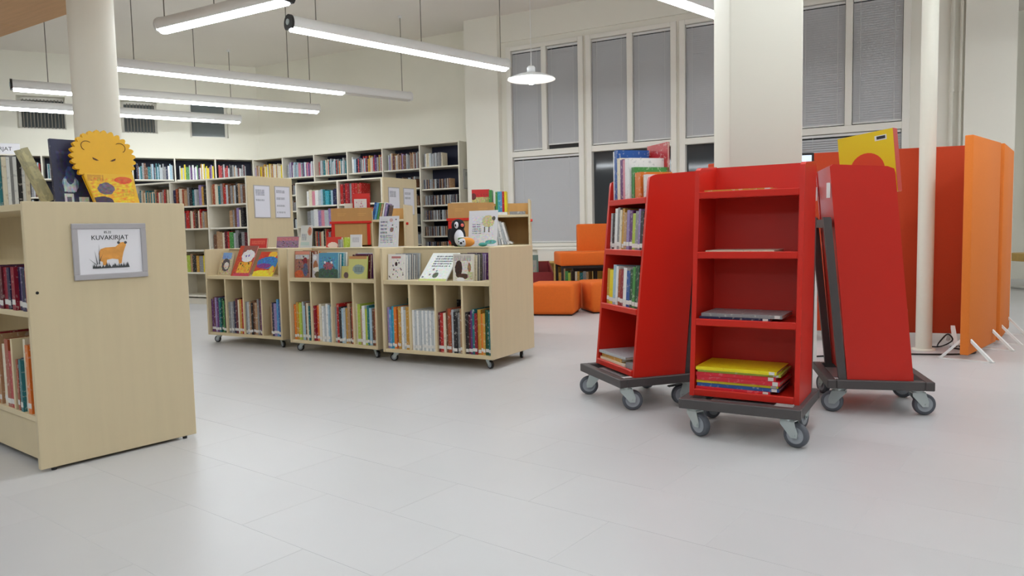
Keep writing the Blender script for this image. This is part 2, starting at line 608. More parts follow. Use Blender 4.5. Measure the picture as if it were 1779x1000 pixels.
# wooden soffit
sof = empty('ceiling_soffit', frame(-4.685, 7.087, 0.838, -0.546, 2.78), kind='structure')
for i in range(7):
    for j in range(4):
        MB().rbox(-5.5 + i * 1.2, -1.0 - j * 1.0 + 0.003, 0, -4.3 + i * 1.2 - 0.004, -j * 1.0 - 0.003, 0.03, 0.002).build('soffit_panel', OAK, sof)
MB().box(-5.5, -4.0, 0.03, 2.9, 0, 0.30).build('soffit_core', OAK, sof)

# columns
cx = MB()
cx.lathe([(0.163, 0), (0.163, 2.78)], (-3.235, 5.98, 0), 48)
cx.build('wall_column_round', COLM, kind='structure')
PM = frame(1.183, 4.06, 0.998, -0.06)
MB().rbox(0, 0, 0, 0.385, 0.40, CEILING_Z, 0.010, 3).build('wall_column_square', COLM, None, PM, kind='structure')
pipe = empty('steel_post', T((2.89, 5.22, 0)), label='slim white round steel post in front of the orange screens', cat='post')
MB().lathe([(0.052, 0), (0.052, CEILING_Z)], (0, 0, 0), 28).build('shaft', COLM, pipe)
MB().lathe([(0.052, 0.012), (0.075, 0.01), (0.075, 0)], (0, 0, 0), 28).build('collar', COLM, pipe)
for k, (xx, rr, lb) in enumerate(((5.50, 0.022, 'thicker white riser pipe on wall between window and pier'), (5.585, 0.016, 'thinner white riser pipe on wall close to the pier'))):
    p = empty('riser_pipe', WM @ T((xx, -0.045, 0)), label=lb, cat='pipe', group='riser pipes by the pier')
    MB().cyl((0, 0, 0), (0, 0, CEILING_Z), rr, 12).build('pipe_run', COLM, p)
    for zz in (1.0, 2.3, 3.3):
        MB().cyl((0, 0, zz), (0, 0, zz + 0.03), rr + 0.006, 12).build('clip', COLM, p)


# ------------------------------------------------------------------ luminaires
def luminaire(p0, p1, label, z=2.8, black_start=True, lit=1.0):
    p0, p1 = Vector(p0), Vector(p1)
    d = p1 - p0
    Lg = d.length
    M = frame(p0.x, p0.y, d.x, d.y, z)
    lum = empty('tube_luminaire', M, label=label, cat='lamp', group='suspended tube luminaires')
    poly = [(0.072 * math.cos(R(a)), 0.052 + 0.072 * math.sin(R(a))) for a in range(-35, 216, 10)]
    MB().prism(poly, 0.012, Lg - 0.012, 'x').build('housing', WHITEM, lum)
    MB().prism([(-0.046, 0.0098), (-0.042, -0.008), (-0.028, -0.020), (0.0, -0.025), (0.028, -0.020), (0.042, -0.008), (0.046, 0.0098)], 0.02, Lg * lit - 0.02, 'x').build('diffuser', TUBE, lum)
    if lit < 1:
        MB().rbox(Lg * lit, -0.052, -0.006, Lg - 0.02, 0.052, 0.0098, 0.003).build('unlit_diffuser', TUBE_OFF, lum)
    cap = [(0.078 * math.cos(R(a)), 0.052 + 0.078 * math.sin(R(a))) for a in range(-45, 226, 10)]
    for k, (a, b) in enumerate(((-0.012, 0.012), (Lg - 0.012, Lg + 0.012))):
        c = MB().prism(cap, a, b, 'x').build('end_cap', BLACKP if (k == 0 and black_start) else WHITEM, lum)
        if k == 0 and black_start:
            MB().cyl((-0.02, 0, 0.06), (-0.012, 0, 0.06), 0.028, 14).build('socket', ZINC, c)
    for q in (0.10, 0.55, 0.97):
        cb = MB().cyl((Lg * q, 0, 0.12), (Lg * q, 0, CEILING_Z - z), 0.005, 6).build('cable', plain('cable_grey', (120, 114, 104), 0.6), lum)
        MB().cyl((Lg * q, 0, CEILING_Z - z - 0.03), (Lg * q, 0, CEILING_Z - z), 0.03, 12).build('ceiling_cup', WHITEM, cb)
    return lum


luminaire((-2.004, 7.081), (-0.016, 9.047), 'tube lamp in the centre with black end cap, reaching the pendant')
luminaire((-1.78, 6.276), (-3.186, 7.085), 'thick tube lamp nearest the camera, at the top left')
luminaire((-0.10, 5.02), (2.35, 7.39), 'tube lamp cut by the top frame beside the square pillar')
luminaire((-4.55, 8.42), (-1.42, 11.007), 'tube lamp with a dark unlit far end beside the column', lit=0.74, black_start=False)
luminaire((-6.227, 9.567), (-2.962, 11.854), 'long tube lamp second from the left wall, black end cap')
luminaire((-8.1, 10.3), (-4.506, 12.748), 'long tube lamp closest to the left wall bookcases')
luminaire((0.9, 2.6), (3.0, 4.6), 'added out-of-view tube lamp overhead right of the camera')  # unseen tubes from here on are added to light the room evenly
luminaire((3.3, 3.3), (5.3, 5.2), 'added out-of-view tube lamp high above the orange screens')
luminaire((-0.6, 0.2), (1.5, 2.2), 'added out-of-view tube lamp above the near floor')
luminaire((3.4, 0.4), (5.6, 2.6), 'added out-of-view tube lamp above the right aisle')
luminaire((0.2, -3.2), (2.4, -1.0), 'added out-of-view tube lamp behind the camera on the right')
luminaire((-1.2, 3.2), (0.7, 5.1), 'added out-of-view tube lamp above the middle of the floor')
luminaire((5.2, 5.5), (6.5, 7.0), 'added out-of-view tube lamp to the right of the orange screens')  # added off to the side to brighten window wall, pier and screens
luminaire((7.0, 5.0), (9.0, 7.0), 'added out-of-view tube lamp above the far right bay')  # this tube and the alcove one are added fill, never in view
luminaire((8.2, 8.0), (10.2, 10.0), 'added out-of-view tube lamp inside the far alcove')
for k, (x, y) in enumerate(((-3.2, 1.4), (-2.0, -1.5), (-5.6, 2.2), (-5.0, 4.2), (-8.0, 5.5))):  # unseen tubes added below the soffit to even out the light
    luminaire((x - 0.9, y + 0.6), (x + 0.9, y - 0.6), 'added out-of-view tube lamp under the wooden soffit, %s from the round column' % ('first', 'second', 'third', 'fourth', 'fifth')[k], z=2.5)

pend = empty('pendant_lamp', T((0.26, 8.3, 2.53)), label='round flat white pendant lamp shining before the tall windows', cat='lamp')
MB().lathe([(0.262, 0.0), (0.255, 0.012), (0.16, 0.05), (0.06, 0.075), (0.045, 0.08), (0.043, 0.076), (0.058, 0.07), (0.157, 0.045), (0.25, 0.006), (0.262, 0.0)], (0, 0, 0), 40).build('shade', LAMP_SHADE, pend)
MB().lathe([(0.0, 0.145), (0.03, 0.145), (0.045, 0.13), (0.045, 0.07), (0.0, 0.07)], (0, 0, 0), 24).build('canopy', LAMP_SHADE, pend)
MB().ball((0, 0, 0.0), 0.045, 0.045, 0.055).build('bulb', BULB, pend)
MB().cyl((0, 0, 0.145), (0, 0, CEILING_Z - 2.53), 0.003, 6).build('cable', WHITEM, pend)

# ------------------------------------------------------------------ books
PAL = {
    'red': (178, 30, 30), 'crimson': (140, 22, 44), 'orange': (222, 120, 40), 'yellow': (232, 208, 30), 'ochre': (198, 150, 60),
    'cream': (224, 214, 190), 'white': (232, 232, 230), 'pale blue': (160, 190, 206), 'sky blue': (80, 150, 200), 'blue': (34, 84, 156),
    'navy': (30, 34, 72), 'teal': (30, 110, 118), 'dark green': (24, 74, 50), 'green': (70, 140, 70), 'lime': (176, 196, 70),
    'brown': (110, 70, 46), 'tan': (176, 140, 104), 'purple': (96, 44, 108), 'lilac': (146, 128, 176), 'pink': (216, 140, 156),
    'grey': (140, 140, 142), 'black': (34, 32, 36), 'maroon': (92, 24, 38), 'turquoise': (58, 158, 176), 'rust': (160, 72, 40), 'silver': (186, 192, 196),
}
SECOND = {'white': (130, 140, 150), 'cream': (150, 110, 90), 'yellow': (120, 100, 20), 'silver': (110, 120, 130), 'pale blue': (240, 240, 240), 'pink': (150, 60, 80)}
ORD = ['first', 'second', 'third', 'fourth', 'fifth', 'sixth', 'seventh', 'eighth', 'ninth', 'tenth', 'eleventh', 'twelfth', 'thirteenth',
       'fourteenth', 'fifteenth', 'sixteenth', 'seventeenth', 'eighteenth', 'nineteenth', 'twentieth', 'twenty-first', 'twenty-second', 'twenty-third', 'twenty-fourth']


def cover(c):
    return spine(c.replace(' ', '_'), PAL[c], SECOND.get(c, (236, 230, 220)), 0.13)


def book(M, th, dp, h, colour, label, group, sticker=True, mat=None):
    """Standing book: thickness along x (0..th), spine at y=0 facing -y, depth to +y, height z."""
    t = min(0.0025, th * 0.22)
    mt = mat or cover(colour)
    o = MB().box(0, 0, 0, t, dp, h).box(th - t, 0, 0, th, dp, h).box(t, 0, 0, th - t, t, h).build('book', mt, None, M, label=label, cat='book', group=group)
    MB().box(t, t, 0.002, th - t, dp - 0.003, h - 0.003).build('page_block', PAGES, o)
    if sticker:
        s = 0.012 + 0.012 * rnd.random()
        MB().box(0.0006, -0.0008, s, th - 0.0006, 0.0002, s + 0.021).build('spine_label', STICKER, o)
    return o


def row(M, x0, x1, y, z, cols, hrange, dp, where, group, thick=None, lean=0.0, back=0.0, sticker=True, jit=0.02, order_word='from left'):
    """Books side by side from x0 to at most x1; cols in order from left."""
    n = len(cols)
    tot = x1 - x0
    ths = [rnd.uniform(0.7, 1.3) for _ in cols]
    k = tot / sum(ths)
    x = x0
    for i, c in enumerate(cols):
        th = ths[i] * k
        h = rnd.uniform(*hrange)
        d = dp * rnd.uniform(0.92, 1.0)
        yy = y + rnd.uniform(0, jit)
        lab = '%s book, %s %s %s' % (c, ORD[i], order_word, where)
        A = T((x, yy, z))
        if back:
            A = A @ Matrix.Rotation(-R(back), 4, 'X')
        book(M @ A, th - 0.0008, d, h, c, lab, group, sticker)
        x += th


def lying(M, x, y, z, w, dp, th, colour, label, group, yaw=0.0, mat=None, sticker=True):
    """Book lying flat, its spine to the front, its height running along local x."""
    A = M @ T((x, y, z)) @ Matrix.Rotation(R(yaw), 4, 'Z') @ T((0, 0, th)) @ Matrix.Rotation(math.pi / 2, 4, 'Y')
    o = book(A, th, dp, w, colour, label, group, False, mat)
    if sticker:
        MB().box(0.0006, -0.0008, w - 0.03, th - 0.0006, 0.0002, w - 0.008).build('spine_label', STICKER, o)
    return o


def display_book(M, x, y, z, w, h, th, pm, edge, label, group, lean=12.0, yaw=0.0, roll=0.0):
    """Face-out book: front cover to -y, leaning back."""
    A = M @ T((x, y, z)) @ Matrix.Rotation(R(yaw), 4, 'Z') @ Matrix.Rotation(-R(lean), 4, 'X') @ Matrix.Rotation(R(roll), 4, 'Y')
    t = min(0.002, th * 0.25)
    o = MB().box(0, 0, 0, w, t, h).box(0, th - t, 0, w, th, h).box(0, t, 0, t, th - t, h).build('book', cover(edge), None, A, label=label, cat='book', group=group)
    MB().box(t, t, 0.002, w - 0.003, th - t, h - 0.003).build('page_block', PAGES, o)
    MB().box(0.0005, -0.0006, 0.0005, w - 0.0005, 0, h - 0.0005).build('cover_print', pm, o)
    return o


# ------------------------------------------------------------------ near left birch cabinet
CM = frame(-1.841, 2.842, -0.784, 0.621)          # local x runs left along the shelf front; local -y = into the cabinet
cab = empty('book_cabinet', CM, label='birch double-sided picture book cabinet with sign at the near left', cat='cabinet')
CW, CH, CL = 0.636, 1.05, 1.35
# end panel lies in the plane x=0 from y=0 (near) to y=-CW (far)
MB().rbox(0, -CW, 0.012, 0.024, 0, CH, 0.002).build('end_panel', BIRCH, cab)
MB().rbox(CL, -CW, 0.012, CL + 0.024, 0, CH, 0.002).build('end_panel', BIRCH, cab)
for zz, t_ in ((0.185, 0.022), (0.60, 0.022), (CH - 0.032, 0.026)):
    MB().rbox(0.024, -CW + 0.02, zz, CL, -0.022, zz + t_, 0.0015).build('shelf', BIRCH_DARK, cab)
MB().box(0.024, -CW / 2 - 0.009, 0.03, CL, -CW / 2 + 0.009, CH - 0.032).build('centre_panel', BIRCH, cab)
MB().box(0.024, -0.05, 0.03, CL, -0.032, 0.185).build('plinth', BIRCH_DARK, cab)
MB().box(0.024, -CW + 0.032, 0.03, CL, -CW + 0.05, 0.185).build('plinth', BIRCH_DARK, cab)
MB().rbox(0.297, -0.30, 0.207, 0.315, -0.026, 0.50, 0.001).build('divider', BIRCH_DARK, cab)
for s in (-0.05, -CW + 0.05):
    for xx in (0.012, CL + 0.012):
        MB().cyl((xx, s, 0), (xx, s, 0.02), 0.010, 10).build('foot', BLACKP, cab)
MB().cyl((-0.001, -0.03, 0.70), (0.001, -0.03, 0.70), 0.006, 10).build('dowel_hole', BLACKP, cab)
# sign on the end panel: local frame with x along the panel away from camera, facing -x of CM
SM = CM @ T((0, 0, 0)) @ Matrix.Rotation(-math.pi / 2, 4, 'Z')
sg = empty('shelf_sign', SM @ T((0.163, -0.001, 0.738)), label='grey framed KUVAKIRJAT sign with orange animal on the birch cabinet end', cat='sign')
SW, SH = 0.292, 0.226
for q in ((0, SW, 0, 0.022), (0, SW, SH - 0.022, SH), (0, 0.022, 0.022, SH - 0.022), (SW - 0.022, SW, 0.022, SH - 0.022)):
    MB().rbox(q[0], -0.010, q[2], q[1], 0, q[3], 0.002).build('frame_bar', FRAME_GREY, sg)
MB().box(0.02, -0.004, 0.02, SW - 0.02, 0, SH - 0.02).build('paper_sheet', PAPER, sg)
lettering('lettering', 'KUVAKIRJAT', 0.026, INK, sg, T((SW * 0.50, -0.0045, 0.160)) @ UPRIGHT)
lettering('lettering', '85.22', 0.013, INK, sg, T((SW * 0.47, -0.0045, 0.186)) @ UPRIGHT)
ANIMAL = plain('orange_print', (226, 158, 76), 0.7, var=0.12, scale=40)
GRASSP = plain('grass_print', (78, 80, 82), 0.8, var=0.2, scale=60)
pic = MB()
body = [(0.100, 0.075), (0.098, 0.105), (0.106, 0.122), (0.125, 0.128), (0.165, 0.130), (0.178, 0.140), (0.186, 0.147), (0.196, 0.149), (0.206, 0.145),
        (0.208, 0.137), (0.203, 0.126), (0.196, 0.108), (0.190, 0.085), (0.186, 0.062), (0.176, 0.060), (0.174, 0.078), (0.150, 0.082), (0.128, 0.078),
        (0.126, 0.056), (0.112, 0.056), (0.112, 0.070)]
pic.prism(body, -0.0055, -0.004, 'y')
MB().prism(body, -0.0052, -0.0041, 'y').build('animal_print', ANIMAL, sg)
mb = MB()
for ex in (0.178, 0.206):
    mb.prism([(ex + 0.006 * math.cos(a * 0.785), 0.147 + 0.006 * math.sin(a * 0.785)) for a in range(8)], -0.0058, -0.0053, 'y')
mb.build('ear_print', GRASSP, sg)
mb = MB()
for k in range(26):
    gx = 0.075 + k * 0.0055
    gh = 0.012 + 0.012 * rnd.random()
    mb.prism([(gx - 0.004, 0.044), (gx + 0.005, 0.044), (gx + rnd.uniform(-0.004, 0.008), 0.044 + gh)], -0.0062, -0.0054, 'y')
for gx, gz, tx, tz in ((0.098, 0.06, 0.100, 0.142), (0.090, 0.06, 0.082, 0.115), (0.085, 0.06, 0.058, 0.085), (0.096, 0.065, 0.112, 0.102)):
    mb.prism([(gx - 0.002, gz), (gx + 0.002, gz), (tx, tz)], -0.0068, -0.0064, 'y')
mb.build('grass_print', GRASSP, sg)

# books in the cabinet: frame with local x to the right, y into the cabinet
CB = CM @ Matrix.Rotation(math.pi, 4, 'Z')        # x now runs right (towards end panel, negative side), y into the cabinet
row(CB, -0.62, -0.032, 0.024, 0.622, ['purple', 'maroon', 'navy', 'purple', 'crimson', 'navy', 'purple', 'maroon', 'crimson', 'navy', 'purple', 'crimson', 'navy', 'lilac', 'navy', 'red', 'red'], (0.170, 0.176), 0.20,
    'on the middle shelf of the near birch cabinet', 'small books in the near birch cabinet', back=0)
row(CB, -0.285, -0.032, 0.026, 0.207, ['rust', 'navy', 'teal', 'cream', 'white', 'orange', 'red', 'teal', 'white', 'pale blue'], (0.20, 0.30), 0.21,
    'beside divider on bottom shelf of near birch cabinet', 'tall books in the near birch cabinet')
row(CB, -0.70, -0.325, 0.026, 0.207, ['brown', 'tan', 'cream', 'crimson', 'rust', 'orange', 'tan', 'red', 'cream', 'rust', 'red'], (0.22, 0.30), 0.21,
    'left of divider on bottom shelf of near birch cabinet', 'tall books in the near birch cabinet')
display_book(CB, -0.52, 0.278, 0.622, 0.40, 0.24, 0.012, printed('spotted', (236, 232, 224), [('s', 0.5, 0.7, 0.5, 0.4, (150, 60, 70)), ('e', 0.8, 0.75, 0.12, 0.06, (40, 40, 44))]), 'white',
             'white dotted book standing behind the dark books in near birch cabinet', 'small books in the near birch cabinet', lean=3)
# on top of the cabinet
ztop = CH - 0.006
row(SM, 0.022, 0.135, 0.28, ztop, ['teal', 'cream', 'white', 'grey', 'white', 'black', 'white', 'cream'], (0.195, 0.21), 0.20,
    'standing on top of the near birch cabinet', 'books on top of the near birch cabinet', sticker=False)
bark = spine('bark', (206, 196, 150), (120, 116, 100), 0.22, 0.45)
book(SM @ T((0.162, 0.20, ztop + 0.013)) @ Matrix.Rotation(R(-23), 4, 'Y'), 0.030, 0.07, 0.225, 'lime', 'greenish bark-patterned book leaning on the near cabinet top', 'books on top of the near birch cabinet', False, bark)
book(SM @ T((0.135, 0.36, ztop)), 0.012, 0.16, 0.20, 'yellow', 'yellow book behind the leaning bark-patterned book on cabinet', 'books on top of the near birch cabinet', False)
# dark blue book and lion-shaped book facing the end
PM2 = SM
display_book(PM2, 0.165, 0.13, ztop, 0.175, 0.268, 0.02,
             printed('night_castle', (42, 44, 76), [('e', 0.36, 0.32, 0.18, 0.14, (120, 140, 170)), ('r', 0.34, 0.30, 0.13, 0.10, (196, 206, 216)), ('p', 0.36, 0.45, 0.10, 0.14, (70, 86, 130)), ('r', 0.30, 0.09, 0.10, 0.08, (222, 222, 224)), ('r', 0.30, 0.08, 0.05, 0.04, (110, 110, 116)), ('r', 0.62, 0.06, 0.11, 0.06, (214, 216, 218)), ('r', 0.5, 0.8, 0.4, 0.02, (58, 62, 96))]),
             'navy', 'tall dark blue picture book with a white castle on the near cabinet', 'books on top of the near birch cabinet', lean=5, yaw=-2)
lion = empty('lion_book', PM2 @ T((0.338, 0.050, ztop)) @ Matrix.Rotation(-R(6), 4, 'X'), label='yellow lion-shaped picture book with scalloped mane on the near cabinet', cat='book', group='books on top of the near birch cabinet')
LIONY = plain('lion_yellow', (236, 178, 18), 0.4, var=0.03, scale=20)
out = []
n = 22
for k in range(n * 4):
    a = math.pi * (-0.30) + (math.pi * 1.60) * k / (n * 4 - 1)
    rr = 0.955 + 0.125 * abs(math.sin(math.pi * k / 4.0))
    out.append((0.122 * math.cos(a) * rr, 0.195 + 0.108 * math.sin(a) * rr))
poly = [(-0.060, 0.0), (0.082, 0.0)] + [p for p in out if p[1] > 0.105]
poly = [(-0.050, 0.0), (0.128, 0.0), (0.112, 0.108)] + [p for p in out if p[1] > 0.118] + [(-0.088, 0.118)]
MB().prism(poly, 0.0, 0.004, 'y').build('front_board', LIONY, lion)
MB().prism([(-0.048, 0.003), (0.124, 0.003), (0.105, 0.14), (-0.08, 0.14)], 0.004, 0.016, 'y').build('page_block', PAGES, lion)
MB().prism(poly, 0.016, 0.020, 'y').build('back_board', LIONY, lion)
LINE = plain('lion_line', (92, 52, 20), 0.6)
mb = MB()
for s in (-1, 1):
    cxl, czl = s * 0.066 + 0.002, 0.240
    pts = [(cxl + s * 0.022 * math.cos(R(a)), -0.0012, czl + 0.020 * math.sin(R(a))) for a in range(-60, 131, 19)]
    mb.tube(pts, 0.0012, 5)
mb.build('ear_line', LINE, lion)
mb = MB()
for s in (-1, 1):
    mb.prism([(s * 0.022, 0.182), (s * 0.034, 0.189), (s * 0.046, 0.194), (s * 0.044, 0.186), (s * 0.032, 0.181)][::s], -0.0012, 0.0002, 'y')
mb.build('eye_print', LINE, lion)
PANELY = printed('lion_panel', (238, 186, 40), [('t', 0.2, 0.86, 0.15, 0.10, (190, 120, 40)), ('r', 0.55, 0.2, 0.5, 0.03, (240, 190, 30)), ('e', 0.72, 0.80, 0.17, 0.12, (226, 96, 40)), ('p', 0.38, 0.50, 0.16, 0.20, (112, 98, 110)), ('e', 0.30, 0.08, 0.20, 0.16, (62, 44, 70)), ('t', 0.8, 0.40, 0.12, 0.12, (214, 150, 40))])
MB().prism([(-0.048, 0.002), (0.126, 0.002), (0.110, 0.128), (-0.086, 0.128)], -0.0012, 0.0, 'y').build('cover_print', PANELY, lion)


# ------------------------------------------------------------------ casters
def caster(parent, x, y, ztop, dia, wide, yaw, brake=False, fork=ZINC, tyre=TYRE):
    """Swivel caster: plate, fork and wheel; yaw is the rolling direction."""
    r = dia / 2
    A = T((x, y, 0)) @ Matrix.Rotation(R(yaw), 4, 'Z')
    off = dia * 0.30
    mb = MB()
    mb.rbox(-dia * 0.33, -dia * 0.30, ztop - dia * 0.05, dia * 0.33, dia * 0.30, ztop, dia * 0.01)
    mb.cyl((0, 0, ztop - dia * 0.16), (0, 0, ztop - dia * 0.04), dia * 0.24, 14)
    for s in (-1, 1):
        yy = s * (wide / 2 + dia * 0.035)
        mb.prism([(-dia * 0.28, ztop - dia * 0.12), (dia * 0.30, ztop - dia * 0.12), (dia * 0.30, ztop - dia * 0.30), (-off + dia * 0.14, r - dia * 0.10), (-off - dia * 0.12, r - dia * 0.10), (-off - dia * 0.14, r + dia * 0.12)][::-1],
                 yy - dia * 0.015, yy + dia * 0.015, 'y')
    mb.box(-dia * 0.28, -wide / 2 - dia * 0.05, ztop - dia * 0.18, dia * 0.30, wide / 2 + dia * 0.05, ztop - dia * 0.13)
    mb.cyl((-off, -wide / 2 - dia * 0.09, r), (-off, wide / 2 + dia * 0.09, r), dia * 0.055, 10)
    if brake:
        mb.prism([(-off - dia * 0.70, r + dia * 0.42), (-off - dia * 0.66, r + dia * 0.46), (0, ztop - dia * 0.10), (0, ztop - dia * 0.16)], -wide / 2, wide / 2, 'y', 1)
    c = mb.build('caster', [fork, BLACKP], parent, A)
    w = MB()
    w.lathe([(r * 0.62, -wide * 0.36), (r * 0.90, -wide * 0.5), (r, -wide * 0.3), (r, wide * 0.3), (r * 0.90, wide * 0.5), (r * 0.62, wide * 0.36)], (0, 0, 0), 28)
    wm = MB()
    for k, v in enumerate(w.v):
        wm.v.append((v[1] - off, v[0], v[2] + r))
    wm.f, wm.m, wm.sm = list(w.f), list(w.m), list(w.sm)
    h = MB().lathe([(0.0, -wide * 0.40), (r * 0.30, -wide * 0.42), (r * 0.34, -wide * 0.34), (r * 0.62, -wide * 0.37), (r * 0.70, -wide * 0.44), (r * 0.72, -wide * 0.2), (r * 0.72, wide * 0.2), (r * 0.70, wide * 0.44), (r * 0.62, wide * 0.37), (r * 0.34, wide * 0.34), (r * 0.30, wide * 0.42), (0.0, wide * 0.40)], (0, 0, 0), 28, 1)
    o = len(wm.v)
    for v in h.v:
        wm.v.append((v[1] - off, v[0], v[2] + r))
    wm.f += [tuple(o + i for i in f) for f in h.f]
    wm.m += [1] * len(h.f)
    wm.sm += h.sm
    # the lathe used axis z: turn (x,y,z)->(axis along y)
    wm.v = [(v[0], v[1], v[2]) for v in wm.v]
    fix = []
    for (vx, vy, vz) in wm.v:
        fix.append((vx, vz - r, r + vy))
    wm.v = fix
    wm.build('wheel', [tyre, HUB], c)
    return c


# ------------------------------------------------------------------ three low birch carts
def low_cart(M, Lc, label):
    Dp, Hh, zb = 0.575, 0.795, 0.068
    c = empty('low_book_cart', M, label=label, cat='book cart', group='low birch book carts')
    t = 0.019
    for a in (0, Lc - t):
        MB().rbox(a, 0, zb, a + t, Dp, Hh, 0.002).build('side_panel', BIRCH, c)
    MB().rbox(t, 0.004, zb, Lc - t, Dp - 0.004, zb + 0.024, 0.0015).build('bottom_shelf', BIRCH_DARK, c)
    MB().rbox(t, 0.004, 0.545, Lc - t, Dp - 0.004, 0.572, 0.0015).build('display_shelf', BIRCH_DARK, c)
    MB().box(t, Dp / 2 - 0.008, zb + 0.024, Lc - t, Dp / 2 + 0.008, 0.545).build('centre_panel', BIRCH, c)
    MB().box(t, 0.245, 0.572, Lc - t, 0.260, 0.788).build('display_back', BIRCH, c)
    MB().rbox(t, 0.245, 0.776, Lc - t, Dp - 0.004, Hh - 0.001, 0.0015).build('top_shelf', BIRCH_DARK, c)
    bay = (Lc - 2 * t) / 4
    for k in (1, 2, 3):
        MB().rbox(t + k * bay - 0.008, 0.008, zb + 0.024, t + k * bay + 0.008, Dp / 2 - 0.008, 0.545, 0.001).build('divider', BIRCH_DARK, c)
        MB().rbox(t + k * bay - 0.008, Dp / 2 + 0.008, zb + 0.024, t + k * bay + 0.008, Dp - 0.008, 0.545, 0.001).build('divider', BIRCH_DARK, c)
    for x, y, yw in ((0.07, 0.06, 20), (Lc - 0.07, 0.06, 160), (0.07, Dp - 0.06, 75), (Lc - 0.07, Dp - 0.06, 110)):
        caster(c, x, y, zb, 0.055, 0.02, yw, tyre=BLACKP)
    return c, bay, t


CARTS = []
LEN = 0.90
spec = [('left', Vector((-2.61, 6.364)), -30.3, 'birch low book cart farthest left, next to the bookcase end with signs'),
        ('middle', Vector((-1.735, 5.780)), -31.6, 'middle one of three birch low book carts'),
        ('right', Vector((-0.915, 5.218)), -29.4, 'birch low book cart on the right, its plain side panel showing')]
BAYS = {
    'left': [['purple', 'maroon', 'lilac', 'purple', 'teal', 'dark green', 'green', 'black'], ['grey', 'silver', 'grey', 'navy', 'maroon', 'cream', 'ochre', 'red'],
             ['grey', 'silver', 'tan', 'black', 'brown', 'tan', 'grey', 'brown', 'purple'], ['tan', 'navy', 'lilac', 'sky blue', 'blue']],
    'middle': [['orange', 'ochre', 'yellow', 'lime', 'silver', 'pale blue', 'brown', 'cream', 'teal', 'grey'], ['crimson', 'red', 'orange', 'cream', 'white', 'silver', 'white', 'pale blue', 'white'],
               ['grey', 'red', 'black', 'pale blue', 'silver', 'ochre', 'tan', 'black', 'rust'], ['cream', 'lime', 'tan', 'white', 'lime', 'teal', 'pale blue', 'brown', 'rust']],
    'right': [['lilac', 'sky blue', 'turquoise', 'orange', 'rust', 'ochre', 'white', 'silver', 'ochre'], ['white', 'silver', 'white', 'silver', 'white', 'silver', 'white', 'silver', 'white', 'silver', 'white'],
              ['maroon', 'red', 'cream', 'brown', 'rust', 'silver', 'black', 'grey', 'tan'], ['black', 'maroon', 'purple', 'teal', 'crimson', 'ochre', 'orange', 'ochre', 'dark green', 'teal']],
}
for nm, p, ang, lb in spec:
    M = frame(p.x, p.y, math.cos(R(ang)), math.sin(R(ang)))
    c, bay, t = low_cart(M, LEN, lb)
    CARTS.append((nm, M))
    for k in range(4):
        x0, x1 = t + k * bay + 0.010, t + (k + 1) * bay - 0.012
        hr = (0.26, 0.30)
        if nm == 'left' and k == 3:
            x0 += 0.07
        if nm == 'right' and k == 1:
            hr = (0.275, 0.278)
        row(M, x0, x1, 0.018, 0.092, BAYS[nm][k], hr, 0.225, 'in the %s bay of the %s low cart' % (ORD[k], nm), 'books in the bays of the low carts', jit=0.012)
    # a taller book lying across the backs of some bays
    for k, colr in {'middle': ((0, 'blue'), (1, 'teal')), 'right': ((0, 'dark green'), (2, 'black')), 'left': ((0, 'black'),)}[nm]:
        book(M @ T((t + k * bay + 0.012, 0.2595, 0.092)) @ Matrix.Rotation(-math.pi / 2, 4, 'Z'), 0.006, bay - 0.026, 0.335, colr,
             'tall thin %s book behind the others in %s bay of %s low cart' % (colr, ORD[k], nm), 'books in the bays of the low carts', False)

ML, MM, MR = (m for _, m in CARTS)
DG = 'picture books displayed on the low carts'
display_book(ML, 0.07, 0.07, 0.5722, 0.165, 0.2, 0.01, printed('holiday', (196, 176, 140), [('r', 0.5, 0.85, 0.34, 0.14, (120, 160, 214)), ('e', 0.5, 0.45, 0.3, 0.28, (70, 60, 66)), ('e', 0.55, 0.42, 0.18, 0.16, (214, 204, 196)), ('s', 0.5, 0.3, 0.4, 0.25, (150, 110, 80))]), 'tan', 'small tan picture book with blue title at left end of left low cart', DG, lean=16)
display_book(ML, 0.285, 0.03, 0.5722, 0.215, 0.275, 0.01, printed('comic', (196, 74, 50), [('r', 0.62, 0.86, 0.38, 0.14, (150, 90, 80)), ('e', 0.62, 0.66, 0.36, 0.2, (236, 234, 236)), ('s', 0.62, 0.60, 0.3, 0.12, (120, 110, 180)), ('r', 0.60, 0.28, 0.36, 0.18, (232, 176, 60)), ('s', 0.6, 0.3, 0.3, 0.15, (60, 60, 40)), ('r', 0.55, 0.05, 0.45, 0.05, (200, 70, 90))]), 'red', 'tall red and white picture book in the middle of left low cart', DG, lean=26)
display_book(ML, 0.53, 0.04, 0.5722, 0.235, 0.225, 0.01, printed('train', (206, 66, 46), [('e', 0.65, 0.86, 0.2, 0.16, (240, 190, 60)), ('p', 0.55, 0.55, 0.55, 0.25, (52, 124, 190)), ('p', 0.4, 0.42, 0.35, 0.10, (130, 60, 140)), ('e', 0.5, 0.08, 0.6, 0.17, (240, 220, 60)), ('e', 0.85, 0.25, 0.12, 0.18, (236, 196, 70))]), 'yellow', 'red blue and yellow picture book at right end of left low cart', DG, lean=30)
